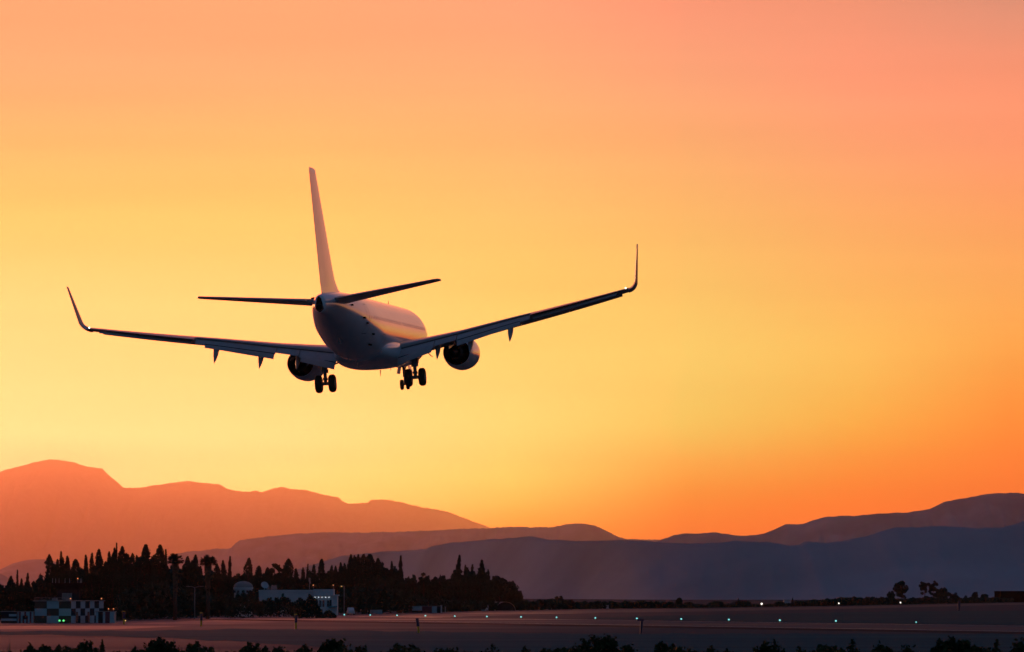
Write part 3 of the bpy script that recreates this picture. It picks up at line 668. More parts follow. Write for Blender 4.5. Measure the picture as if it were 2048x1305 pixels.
# chequered equipment building: brown and white squares
Yc = 792.0; k = Yc / F
b = place('chequered_building', 'flat-roofed airfield building painted in large brown and white squares', 'building', 108, Yc, R(-15))
w_ = 75*k/math.cos(R(15)); h_ = gz(1203, Yc)
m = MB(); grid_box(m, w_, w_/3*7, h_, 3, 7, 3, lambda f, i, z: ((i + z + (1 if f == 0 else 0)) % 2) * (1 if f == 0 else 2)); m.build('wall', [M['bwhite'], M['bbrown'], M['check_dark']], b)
m = MB(); m.box((0, w_*7/6, h_+.08), (w_+.5, w_/3*7+.5, .16)); m.build('roof', M['wall2'], b)
for x, z in ((-w_*.1, .45), (w_*.28, .35)): m = MB(); m.box((x, 3, h_+.16+z/2), (.9, .9, z)); m.tube((x,3,h_+.16+z), (x,3,h_+.5+z), .05, n=6); m.build('roof_vent', M['wall2'], b)
for yy in (3.2, 9.5, 15): m = MB(); m.box((w_/2+.03, yy, 1.15), (.06, 1.0, 2.1)); m.build('door', M['window'], b)
m = MB()
for x in np.linspace(-w_/2, w_/2, 6): m.tube((x, .05, h_+.16), (x, .05, h_+.75), .025, n=5)
m.tube((-w_/2,.05,h_+.75),(w_/2,.05,h_+.75),.025,n=5); m.tube((-w_/2,.05,h_+.45),(w_/2,.05,h_+.45),.02,n=5); m.build('roof_railing', M['strut'], b)
for x, y in ((w_/2-.3, .4), (w_/2-.3, w_/3*7-.5)):
    m = MB(); m.tube((x,y,h_+.16),(x,y,h_+.42),.04,n=6); st = m.build('lamp_post', M['strut'], b); m = MB(); m.lathe([(h_+.4,.001),(h_+.44,.11),(h_+.56,.12),(h_+.66,.001)], (x,y,0), axis='z', n=10); m.build('obstruction_lamp', M['lampo'], b, True)
# low striped huts either side
def hut(name, label, px0, px1, ytop, Y, cols, rows, pat, mats, rz=0, lamps=()):
    b = place(name, label, 'hut', (px0+px1)/2, Y, rz); w = (px1-px0)*Y/F; h = gz(ytop, Y)
    m = MB(); grid_box(m, w, 3.2, h, cols, 3, rows, pat); m.build('wall', mats, b)
    MB().box((0,1.6,h+.06), (w+.25,3.45,.12)).build('roof', M['wall2'], b)
    for lx in lamps:
        m = MB(); m.tube((lx*w,1,h+.12),(lx*w,1,h+.5),.04,n=6); m.build('lamp_post', M['strut'], b)
        m = MB(); m.lathe([(h+.48,.001),(h+.52,.09),(h+.62,.10),(h+.72,.001)], (lx*w,1,0), axis='z', n=10); m.build('obstruction_lamp', M['lampo'], b, True)
    return b
RW = [M['bwhite'], M['bred'], M['dwall']]
hut('striped_hut', 'low hut with dark block and pale panels, left of the chequered building', 5, 36, 1224, 792, 6, 5, lambda f,i,z: (0 if (z == 1 or (z == 3 and i > 2)) else 2) if f == 0 else 1, RW)
hut('striped_hut', 'low red and white striped hut touching the left side of the chequered building', 37, 69, 1224, 793, 9, 3, lambda f,i,z: (2 if (z == 1 and 3 <= i <= 5) else (i + (1 if 2 < i < 6 and z == 2 else 0)) % 2), RW)
hut('striped_hut', 'low striped hut with two orange lamps, right of the chequered building', 194, 231, 1224, 794, 8, 2, lambda f,i,z: [0,2,2,0,1,1,0,0][i % 8] if f == 0 else i % 2, RW, lamps=(.15,.42))
# observation tower behind, dark with a pale glazed booth and whip aerials
Yt = 830.0
b = place('control_tower', 'dark old control tower topped by a row of whip aerials, behind chequered building', 'tower', 138, Yt)
s_ = Yt / F
m = MB(); m.box((0,2,gz(1180,Yt)/2), (4.4,4,gz(1180,Yt))); m.build('shaft', M['dwall'], b)
z0, z1 = gz(1180,Yt), gz(1168,Yt)
m = MB(); m.loft([[(x*.62,y*.62+2,z0) for x,y in ((-3.3,-2.4),(3.3,-2.4),(3.3,2.4),(-3.3,2.4))],[(x,y+2,z1) for x,y in ((-3.3,-2.6),(3.3,-2.6),(3.3,2.6),(-3.3,2.6))],[(x,y+2,z1+.15) for x,y in ((-3.4,-2.7),(3.4,-2.7),(3.4,2.7),(-3.4,2.7))]]); m.build('cab', M['dwall'], b)
for px in (100.5,106,114,128,141,164,169):
    m = MB(); x = (px-138)*s_; x = max(-3.3, min(3.3, x*.85)); m.tube((x,.6 if px%2 else 2.2,z1+.15),(x,.6 if px%2 else 2.2,gz(1157,Yt)),.05,.025,n=6); m.build('aerial', M['bwhite'], b)
m = MB(); m.lathe([(z1+.9,.001),(z1+1.0,.12),(z1+1.15,.12),(z1+1.25,.001)], (1.9,1,0), axis='z', n=10); m.build('beacon', M['lampo'], b, True); m = MB(); m.tube((1.9,1,z1+.15),(1.9,1,z1+.95),.05,n=6); m.build('beacon_post', M['strut'], b)
m = MB(); m.box((-.2,-.06,gz(1193,Yt)), (2.05,.12,1.35)); pn = m.build('window', M['pane'], b)
m = MB()
for x in (-1.2,.0,.8): m.box((x,-.14,gz(1193,Yt)), (.07,.05,1.4))
m.build('mullion', M['strut'], pn)

# white two-storey building with a parapet
Yw = 1070.0; s_ = Yw / F
b = place('white_building', 'long white flat-roofed building with five small lamps under its eaves', 'building', 652, Yw, 0)
hA = gz(1179, Yw)
m = MB()
m.box((-.15*0, 3.5, (hA-1.6)/2), (46*s_, 7, hA-1.6)); m.box(((652-647-9)*s_, 3.4, hA-.8), (40*s_, 7.2, 1.6))
for y0_, y1_, x0_, x1_ in ((1.0, 9, -134*s_, -23.2*s_),): m.box(((x0_+x1_)/2, 6, (hA-.72)/2), (x1_-x0_, 8, hA-.74)); m.box(((x0_+x1_)/2, 6, hA-.45), (x1_-x0_+.2, 8.3, .55))
wl = m.build('wall', M['wwall'], b)
m = MB(); m.box((20*s_, 3.5, gz(1191,Yw)), (11*s_, 7.3, .35)); m.box((-3*s_,-.25,gz(1192,Yw)), (44*s_,.6,.18)); m.build('ledge', M['wwall'], b)
for px0, px1 in ((639.5,643.5),(646,649.5),(655,659.5)):
    m = MB(); m.box((((px0+px1)/2-652)*s_, -.03, (gz(1201,Yw)+gz(1214,Yw))/2), ((px1-px0)*s_, .06, 13*s_)); wn = m.build('window', M['window'], b)
    m = MB(); m.box((((px0+px1)/2-652)*s_, -.08, (gz(1201,Yw)+gz(1214,Yw))/2), (.07, .05, 13*s_)); m.box((((px0+px1)/2-652)*s_, -.08, gz(1207,Yw)), ((px1-px0)*s_, .05, .07)); m.build('frame', M['strut'], wn)
for px0, px1, a, c in ((640,646,1219,1232),(660,664,1200,1213)):
    m = MB(); m.box((((px0+px1)/2-652)*s_, -.03, (gz(a,Yw)+gz(c,Yw))/2), ((px1-px0)*s_, .06, (c-a)*s_)); m.build('window', M['window'], b)
m = MB(); m.box((15*s_, -.5, gz(1214,Yw)), (18*s_, 1.1, .3), rot=Matrix.Rotation(R(-6),3,'Y')); m.build('canopy', M['teal'], b)
for px in (575, 600, 618):
    m = MB(); m.box(((px-652)*s_, 1.95, gz(1200,Yw)), (7*s_, .1, 1.2)); m.build('window', M['window'], b)
for px in (631,638,645,652,659):
    m = MB(); m.lathe([(-.24,.001),(-.21,.11),(-.1,.125),(-.02,.001)], ((px-652)*s_,0,gz(1195,Yw)), axis='y', n=10); m.build('wall_lamp', M['lampk'], b, True)
m = MB(); x = (618-652)*s_; m.tube((x,5,hA),(x,5,gz(1158,Yw)),.09,.05,n=8); m.box((x,5,gz(1160,Yw)),(.5,.3,1.0)); m.box((x+.2,5,gz(1166,Yw)),(.3,.2,.5)); m.build('aerial_mast', M['wall2'], b)
for px in (627,667):
    x = (px-652)*s_; m = MB(); m.tube((x,1,hA-.2),(x,1,gz(1172,Yw)),.05,n=6); m.build('lamp_post', M['strut'], b); m = MB(); zz = gz(1171,Yw); m.lathe([(zz-.13,.001),(zz-.08,.13),(zz+.08,.14),(zz+.18,.001)], (x,1,0), axis='z', n=10); m.build('obstruction_lamp', M['lampo'], b, True)
m = MB(); x = (528-652)*s_; prof = [(i/6*1.05, .32*(i/6)**2) for i in range(7)]
rings = [[Vector((r_*math.cos(a), r_*math.sin(a), z)) for a in np.linspace(0,2*math.pi,20,endpoint=False)] for r_, z in ((max(p[0],.01),p[1]) for p in prof)]
Rd = Matrix.Rotation(R(58),3,'X') @ Matrix.Rotation(R(20),3,'Y'); m.loft([[Rd @ p + Vector((x,4,hA+1.0)) for p in r_] for r_ in rings], cap=False); m.tube((x,4,hA-.2),(x,4,hA+1),.1,n=8); m.build('satellite_dish', M['bwhite'], b, True)
for px in (534,543,549): m = MB(); x = (px-652)*s_; m.box((x,6,hA+.35),(.8,.8,.9)); m.tube((x,6,hA+.8),(x,6,hA+1.15),.3,n=10); m.build('roof_vent', M['wall2'], b)
# domed radar house
Yd = 1000.0; s_ = Yd / F
b = place('domed_tower', 'round pale tower with a shallow dome rising out of the bushes', 'tower', 486.5, Yd)
r_ = 19.5 * s_; zt = gz(1175, Yd)
m = MB(); m.lathe([(0,r_*.93),(zt-.5,r_*.93),(zt-.5,r_*1.02),(zt,r_*1.02),(zt,r_*.9)], (0,r_,0), axis='z', n=40); m.build('wall', M['wwall'], b, False)
m = MB(); hd = gz(1163,Yd)-zt; m.lathe([(zt+.02+hd*math.sin(a), max(.01, r_*math.cos(a))) for a in np.linspace(0, math.pi/2, 10)], (0,r_,0), axis='z', n=40); m.build('dome', M['wall2'], b, True)
for q in np.linspace(0, 2*math.pi, 13)[:-1]: MB().box((math.cos(q)*r_*.94, r_+math.sin(q)*r_*.94, zt-1.1), (.5,.5,.55)).build('window', M['window'], b)

# street lamps
def lamp_post(px, ytop, Y, arms, label, lit):
    b = place('street_lamp', label, 'street lamp', px, Y); h = gz(ytop, Y); s_ = Y / F
    m = MB(); m.tube((0,0,0),(0,0,h),.13,.07,n=10); m.tube((0,0,0),(0,0,.5),.22,.18,n=10); m.build('pole', M['wall2'], b, True)
    for a in arms:
        m = MB(); pts = [Vector((a*t*t*.3+a*t*.7, 0, h + .45*math.sin(t*math.pi*.5)*abs(a)*.5)) for t in np.linspace(0,1,6)]
        for p, q in zip(pts, pts[1:]): m.tube(p, q, .05, n=8)
        ar = m.build('arm', M['wall2'], b, True)
        e = pts[-1]; m = MB(); m.box(e + Vector((.25*np.sign(a),0,0)), (.75,.3,.16)); m.build('lamp_head', M['wall2'], b)
        if lit: m = MB(); m.lathe([(e.z-.24,.001),(e.z-.2,.15),(e.z-.1,.2),(e.z-.06,.001)], (e.x+.25*np.sign(a),0,0), axis='z', n=12); m.build('lamp', M[lit], b, True)
lamp_post(391, 1176, 905, (-1.35, 1.35), 'unlit twin-arm street lamp standing in front of the palms', None)
lamp_post(689, 1173, 1075, (-.45,), 'tall lamp post with a small lit yellow lamp beside white building', 'lampy')
# small white van
def van(px, Y, label, rz):
    b = place('parked_van', label, 'van', px, Y, rz)
    m = MB(); prof = [(-.95,.35),(-.98,1.0),(-.88,1.15),(-.78,1.85),(-.6,1.98),(.6,1.98),(.78,1.85),(.88,1.15),(.98,1.0),(.95,.35)]
    m.loft([[(x*f, y, z0_+z*g) for x, z in prof] for y, f, g, z0_ in ((0,.94,.52,.16),(.06,1,.55,.14),(.75,1,.60,.1),(1.5,1,.98,0),(2.2,1,1,0),(4.3,1,1,0),(4.45,.97,.97,.02))]); m.build('body', M['vehw'], b, False, True)
    m = MB(); m.add([(-.68,.82,1.24),(.68,.82,1.24),(.62,1.42,1.86),(-.62,1.42,1.86)], [(0,1,2,3)]); m.build('windscreen', M['window'], b)
    for sx in (-1,1):
        for y in (.85,3.6): m = MB(); m.lathe([(sx*.86-.1,.18),(sx*.86-.1,.34),(sx*.86+.1,.34),(sx*.86+.1,.18)], (0,y,.34), axis='x', n=18); m.build('wheel', M['tyre'], b, True)
        MB().box((sx*.68,-.02,.78),(.32,.05,.18)).build('headlight', M['glass'], b)
van(704, 1090, 'small white van parked between the lamp post and the white container', R(8))
# container
Yb = 1140.0
b = place('shipping_container', 'pale container standing right of the small white van', 'container', 750, Yb, R(2)); w = 30*Yb/F; h = gz(1220,Yb)
m = MB(); m.box((0,1.2,h/2),(w,2.4,h)); n_ = int(w/.28)
for i in range(n_):
    if i % 2: m.box((-w/2+(i+.5)*w/n_,-.02,h/2),(w/n_*.8,.04,h*.88))
m.build('body', M['bwhite'], b)
for x in (-w*.12, w*.12): MB().box((x,-.06,h/2),(.06,.05,h*.92)).build('door_bar', M['wall2'], b)
# red and white obstacle building
Yr = 1198.0
hut('obstacle_hut', 'long low hut with wide red and white bands under the trees', 795, 884, 1213, Yr, 9, 3, lambda f,i,z: [2,0,1,0,0,1,1,0,2][i % 9] if not (i in (3,4) and z == 0) else 2, RW)
def post(name, label, cat, px, y0_, y1_, r_, mt, lean=0, group=None, cap=None):
    Y = gy(y1_); b = place(name, label, cat, px, Y, 0, group); h = (y1_-y0_)*Y/F
    m = MB(); m.tube((0,0,0),(lean,0,h),r_,r_*.9,n=12); m.tube((0,0,0),(0,0,.12),r_*1.8,r_*1.5,n=12); m.build('pole', mt, b, True); return b, h
for px, lab in ((883,'short white pole at the right end of the banded hut'),(891,'short grey pole just right of the white pole by the banded hut')):
    Yp = 1196; b = place('short_pole', lab, 'pole', px, Yp); h = gz(1211 if px == 883 else 1214,Yp); m = MB(); m.tube((0,0,0),(0,0,h),.22 if px==883 else .18,n=10); m.build('shaft', M['bwhite'] if px==883 else M['wall2'], b); m = MB(); m.box((0,0,h),(.7,.5,.12)); m.build('cap', M['wall2'], b)
Yp = 1308; b = place('wind_cone', 'white mast with a drooping pale wind cone and teal box at its foot', 'wind cone', 976, Yp); s_ = Yp/F
m = MB(); m.tube((0,0,0),(0,0,gz(1210,Yp)),.12,.08,n=10); m.build('mast', M['bwhite'], b, True)
m = MB(); m.tube((-.1,0,gz(1217,Yp)),(-1.0,0,gz(1224,Yp)+.3),.42,.22,n=14,cap=False); m.build('cone', M['bwhite'], b, True)
m = MB(); m.box((-1.6,.2,gz(1221,Yp)/2),(1.2,.8,gz(1219,Yp))); m.box((-1.6,.2,gz(1219,Yp)+.03),(1.3,.9,.06)); m.build('cabinet', M['teal'], b)
Yp = 1500; b = place('white_cabin', 'small isolated white cabin at the edge of the low hedge', 'cabin', 1211, Yp, R(10)); w = 12*Yp/F; h = gz(1211,Yp)
m = MB(); m.box((0,1,h/2),(w,2,h*.98)); m.build('wall', M['bwhite'], b); m = MB(); m.loft([[(-w/2-.1,-.15,h*.98),(w/2+.1,-.15,h*.98),(w/2+.1,2.15,h*.98),(-w/2-.1,2.15,h*.98)],[(-w/2-.1,.9,h+.45),(w/2+.1,.9,h+.45),(w/2+.1,1.1,h+.45),(-w/2-.1,1.1,h+.45)]]); m.build('roof', M['wall2'], b); m = MB(); m.box((-.3,-.03,.95),(.8,.06,1.8)); m.build('door', M['window'], b)
# arched shelters
for px0, px1, yt, Y, lab in ((800,838,1198,1260,'grey arched shelter half hidden behind the banded hut'),(990,1032,1204,1350,'grey arched shelter at the foot of the round broadleaf trees')):
    b = place('arched_shelter', lab, 'shelter', (px0+px1)/2, Y, R(12)); r_ = (px1-px0)/2*Y/F; h = gz(yt,Y)
    m = MB(); arc = [(math.cos(a)*r_, math.sin(a)*h) for a in np.linspace(0, math.pi, 22)]
    m.loft([[(x,y,z) for x,z in arc] for y in np.linspace(0,14,8)], closed=False, cap=False)
    m.loft([[(x*.94,y,z*.94) for x,z in arc] for y in np.linspace(14,0,8)], closed=False, cap=False)
    m.build('roof', M['wall2'], b, True); m = MB(); m.add([(x*.96,.35,z*.96) for x,z in arc], [tuple(range(22))]); m.build('front_wall', M['dwall'], b)
# black hangar cut by the right edge
Yh = 2520; b = place('hangar', 'black box-shaped hangar cut off by the right edge of the photo', 'hangar', 2040, Yh); w = 84*Yh/F; h = gz(1183.5,Yh)
m = MB(); m.box((0,15,h/2),(w,30,h)); m.build('wall', M['black'], b); MB().box((0,15,h+.15),(w+.8,30.8,.3)).build('roof', M['dwall'], b)
m = MB()
for i in range(6): m.box((-w/2+2+(i+.5)*(w-4)/6,-.1,h*.42),((w-4)/6*.94,.2,h*.8))
m.build('sliding_door', M['black'], b)
# low far buildings on the right skyline
for px0, px1, yt, lab in ((1676,1722,1196,'low dark flat shed under the right-hand far trees'),(1568,1580,1201,'tiny pale far hut left of the low dark shed')):
    Y = edgeY((px0+px1)/2)*1.02; b = place('far_shed', lab, 'shed', (px0+px1)/2, Y); w = (px1-px0)*Y/F; h = gz(yt,Y)
    MB().box((0,4,h/2),(w,8,h)).build('wall', M['dwall'] if px0 > 1600 else M['bwhite'], b); MB().box((0,4,h+.12),(w+.5,8.5,.24)).build('roof', M['wall2'], b)

# ------------------------------------------------------------------ runway lights
def make_light(lens):
    b = bpy.data.objects.new('runway_light', None); COL.objects.link(b)
    m = MB(); m.tube((0,0,0),(0,0,.05),.22,n=12); m.tube((0,0,.05),(0,0,.34),.05,n=8); m.tube((0,0,.34),(0,0,.42),.12,.17,n=12); m.build('base', M['byel'], b)
    m = MB(); m.lathe([(.42,.17),(.50,.21),(.62,.22),(.74,.17),(.80,.001)], (0,0,0), axis='z', n=16); m.build('lens', M[lens], b, True); return b
LX = [(690,1233.5),(741,1234),(794,1234.5),(850.5,1235),(911,1235),(974,1235),(1041.5,1236),(1114,1237),(1191,1238.5),(1272.5,1239.5),(1360,1240),(1456,1243),(1558,1246),(1670,1246.5)]
proto = make_light('lampb'); kk = np.arange(14)
order = ['farthest, at the foot of the tall lamp post','second from the left','third from the left','fourth from the left','fifth from the left','sixth from the left','seventh from the left','eighth from the left','ninth from the left, before the white cabin','with a dark post just right of it','first right of the leaning dark post','second right of the leaning dark post','third right of the leaning dark post','last bright one toward the right edge']
for i, k_ in enumerate(kk):
    px = (690.27 + 30.753*k_) / (1 - .026689*k_)
    x = None; # point on the runway edge line under this column
    best = min((abs((P0 + rd*u).x / (P0 + rd*u).y * F + 1024 - px), u) for u in np.arange(-200, 2600, .5))
    p = P0 + rd * best[1]
    o = proto if i == 0 else copy_tree(proto); o.location = (p.x, p.y, 0); o.rotation_euler = (0,0,.7*i)
    tag(o, 'blue-white runway edge light, ' + order[i], 'runway light', 'blue-white lights along the runway edge')
    o.scale = (.82,)*3
o = copy_tree(proto); Y = gy(1248); o.location = (gx(1830, Y), Y, 0); o.scale = (.6,)*3; tag(o, 'faint small bluish light alone near the right, half lost in dark ground', 'runway light', 'blue-white lights along the runway edge')
for i, px in enumerate((121.5,129.5)):
    pg = make_light('lampg'); Y = gy(1246.5); pg.location = (gx(px, Y), Y, 0); pg.scale = (.85,)*3
    tag(pg, ('left' if i == 0 else 'right') + ' of the two green lamps before the chequered building', 'runway light', 'green lamps by the chequered building')
pg = make_light('lampy'); Y = gy(1244.5); pg.location = (gx(253, Y), Y, 0); pg.scale = (.5,)*3; tag(pg, 'dim yellow lamp beside the leftmost marker post', 'runway light')
for px, py, lab in ((1522,1208,'bright white field lamp standing alone right of the low bushes'),(1676,1207,'white field lamp at the left end of the dark shed'),(1799,1205.5,'white field lamp under the round far tree')):
    Y = edgeY(px)*.98; b = place('field_lamp', lab, 'lamp', px, Y, 0, 'white lamps on posts at the far field edge'); h = gz(py, Y)
    m = MB(); m.tube((0,0,0),(0,0,h-.3),.12,.09,n=8); m.box((0,.1,h-.2),(.7,.3,.2)); m.build('pole', M['strut'], b)
    r_ = .30 * Y/2000 * (1.6 if px == 1522 else 1.15); m = MB(); m.lathe([(-.35,.001),(-.3,r_*.8),(-.1,r_),(.0,.001)], (0,0,h), axis='y', n=14); m.build('lens', M['lampw'], b, True)
# marker posts: blue top, yellow foot, pale cap
def marker(px, y0_, y1_, label, lean=0, wpx=5, kind=0):
    Y = gy(y1_); b = place('marker_post', label, 'marker post', px, Y, 0, 'marker posts along the near runway edge'); s_ = Y/F; h = (y1_-y0_)*s_; r_ = wpx*s_/2
    lo = h*.42
    m = MB(); m.tube((0,0,0),(lean*.42,0,lo),r_*.8,r_*.8,n=12); m.build('foot', M['byel'] if kind < 2 else M['bblue'], b)
    m = MB(); m.tube((lean*.42,0,lo),(lean*.55,0,h*.52),r_*1.25,r_*1.1,n=12); m.tube((lean*.55,0,h*.52),(lean,0,h*.94),r_,r_,n=12); m.build('post', M['bblue'], b)
    if kind == 0: m = MB(); m.tube((lean,0,h*.93),(lean,0,h),r_*1.15,r_*.9,n=12); m.build('cap', M['byel'], b)
    if kind == 2: m = MB(); m.box((lean-r_*1.2,0,h*.93),(r_*5.5,r_*1.6,h*.13)); m.build('sign_head', M['bblue'], b)
marker(250,1222,1249,'marker post far left between striped hut and trees')
marker(404,1225,1253,'marker post with pale cap below the twin-arm lamp')
marker(593,1228,1258,'marker post with pale cap below the white building')
marker(838,1235,1266,'dark leaning marker post with a green-yellow foot, uncapped', -.25, 6, 1)
marker(1281,1238,1268,'dark marker post with a small box head beside a bright light', .15, 5, 2)
marker(1916,1201,1222,'thin dark marker post far right below the far trees', 0, 5, 3)

# ------------------------------------------------------------------ trees
rng = np.random.default_rng(7)
def leaf_cloud(P, size, rg, flat=.0):
    """P: n x 3 centres -> MB of small leaf-clump faces"""
    n = len(P); a = rg.normal(size=(n,3)); a /= np.linalg.norm(a,axis=1)[:,None]
    b_ = np.cross(a, rg.normal(size=(n,3))); b_ /= np.linalg.norm(b_,axis=1)[:,None]
    s = size * rg.uniform(.55, 1.35, n)[:,None] * .5; t = s * rg.uniform(.5,1,n)[:,None]
    V = np.stack([P - a*s - b_*t*.6, P + a*s*.2 - b_*t, P + a*s*1.2 + b_*t*.3, P - a*s*.3 + b_*t], 1).reshape(-1,3)
    m = MB(); m.v = V.tolist(); m.f = [(4*i,4*i+1,4*i+2,4*i+3) for i in range(n)]; m.mi = [0]*n; return m
def crown_pts(kind, H, W, n, rg):
    Rr = W/2
    if kind in ('cypress','spire','blunt','conifer'):
        t = rg.uniform(0,1,n) ** .92; a = rg.uniform(0,2*math.pi,n)
        if kind == 'cypress': pr = np.minimum(1, (t/.12+.35)) * np.clip(1-((t-.25)/.75).clip(0)**2.0, 0, 1)**.62
        elif kind == 'spire': pr = np.minimum(1, (t/.1+.4)) * (1-t)**.75 * (1 + .22*np.sin(t*38))
        elif kind == 'blunt': pr = np.minimum(1, (t/.15+.3)) * np.clip(1-((t-.2)/.8).clip(0)**4.0, 0, 1)**.7
        else: pr = (1-t)**.8 * (.62 + .5*((t*9) % 1 < .5)) * np.minimum(1, t/.08+.5)
        ph = rg.uniform(0,6.28,8); lump = 1 + .16*np.sin(3*a+ph[0]+t*9) + .14*np.sin(t*23+ph[1]+2*a) + .10*np.sin(t*51+ph[2]+5*a)
        r = Rr * pr * lump * rg.uniform(.15,1,n)**.42 
        wob = .10*Rr*np.sin(t*5+ph[3]); 
        stray = rg.uniform(size=n) < .05; r = np.where(stray, r*1.25+.05*Rr, r)
        return np.stack([r*np.cos(a)+wob, r*np.sin(a), t*H], 1)
    if kind in ('round','airy','pine'):
        nb = {'round':34,'airy':26,'pine':18}[kind]; lo = {'round':.18,'airy':.30,'pine':.45}[kind]
        C = []
        while len(C) < nb:
            p = rg.uniform(-1,1,3)
            if np.linalg.norm(p) < 1: C.append([p[0]*Rr*.80, p[1]*Rr*.80, H*(lo+(1-lo)*.5) + p[2]*H*(1-lo)*.43])
        C = np.array(C); w = rg.integers(0,nb,n); rad = Rr*(.30 if kind != 'airy' else .22)*rg.uniform(.7,1.3,nb)[w]
        d = rg.normal(size=(n,3)); d /= np.linalg.norm(d,axis=1)[:,None]
        return C[w] + d*(rad*rg.uniform(.3,1,n)**.5)[:,None]*np.array([1,1,.8])
def tree(px, ytop, wpx, kind, label, Y=None, n=None, name=None, group=None, leafm='leaf', ybase=None):
    Y = Y or edgeY(px)*1.05; s_ = Y/F; H = gz(ytop, Y); W = wpx*s_
    rg = np.random.default_rng(int(px*7+ytop)); 
    nm = name or {'cypress':'cypress_tree','spire':'conifer_tree','blunt':'cypress_tree','conifer':'conifer_tree','round':'broadleaf_tree','airy':'broadleaf_tree','pine':'pine_tree'}[kind]
    b = thing(nm, label, 'tree', (gx(px,Y), Y, 0), 0, group)
    base = {'round':.12,'airy':.22,'pine':.35}.get(kind, .05)*H
    m = MB(); lean = rg.normal()*.02*H
    m.tube((0,0,0),(lean*.4,0,H*.45),max(.10,.018*H),max(.07,.011*H),n=7); m.tube((lean*.4,0,H*.45),(lean,0,H*.86),max(.07,.011*H),.03,n=6)
    for q in range(5):
        z_ = H*(.3+.1*q); a = rg.uniform(0,6.28); m.tube((lean*.4,0,z_),(math.cos(a)*W*.28,math.sin(a)*W*.28,z_+H*.10),.012*H*.6+.02,.02,n=5)
    m.build('trunk', M['bark'], b, True)
    area = W*H*2.6; sz = max(.30, .062*math.sqrt(area)*.75); n = n or int(min(6000, max(900, area/(sz*sz)*4.2)))
    P = crown_pts(kind, H*(1-.04) if kind in ('round','airy','pine') else H-base, W, n, rg)
    if kind not in ('round','airy','pine'): P[:,2] += base
    P[:,0] += lean*(P[:,2]/H)
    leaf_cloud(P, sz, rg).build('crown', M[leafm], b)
    return b
def palm(px, ytop, wpx, label):
    Y = edgeY(px)*.99; s_ = Y/F; H = gz(ytop,Y); Rr = wpx*s_/2; rg = np.random.default_rng(px)
    b = thing('palm_tree', label, 'tree', (gx(px,Y),Y,0)); zc = H - Rr*.85
    m = MB(); m.tube((0,0,0),(0,0,zc*.5),.45,.38,n=10); m.tube((0,0,zc*.5),(0,0,zc),.38,.33,n=10); m.build('trunk', M['bark'], b, True)
    n = 1500; t = rg.uniform(0,1,n)**.8; a = rg.uniform(0,6.28,n); r = (.40 + .45*t)*Rr*.42*rg.uniform(.6,1,n)
    P = np.stack([r*np.cos(a), r*np.sin(a), zc*.42 + (zc*1.0-zc*.42)*t], 1); leaf_cloud(P, .45, rg).build('dry_frond_skirt', M['palmdry'], b)
    m = MB()
    for i in range(110):
        a = rg.uniform(0,6.28); e = math.asin(rg.uniform(-.25,.98)); L0 = Rr*rg.uniform(.8,1.15)
        d = Vector((math.cos(a)*math.cos(e), math.sin(a)*math.cos(e), math.sin(e))); c0 = Vector((0,0,zc)); c1 = c0 + d*L0*.55
        side = d.cross(Vector((0,0,1))).normalized(); m.tube(c0, c1, .035, .025, n=4, cap=False)
        for k_ in range(11):
            f = (k_/10-.5)*2.3; dd = (d*math.cos(f) + side*math.sin(f) + Vector((0,0,-.18*abs(f)))).normalized(); e1 = c1 + dd*L0*.42
            w1 = side*.06; m.add([c1 - w1*.3, c1 + w1*.3, c1 + dd*L0*.24 + w1, e1 + Vector((0,0,-.12)), c1 + dd*L0*.24 - w1], [(0,1,2,3,4)])
    m.build('crown', M['leaf'], b)
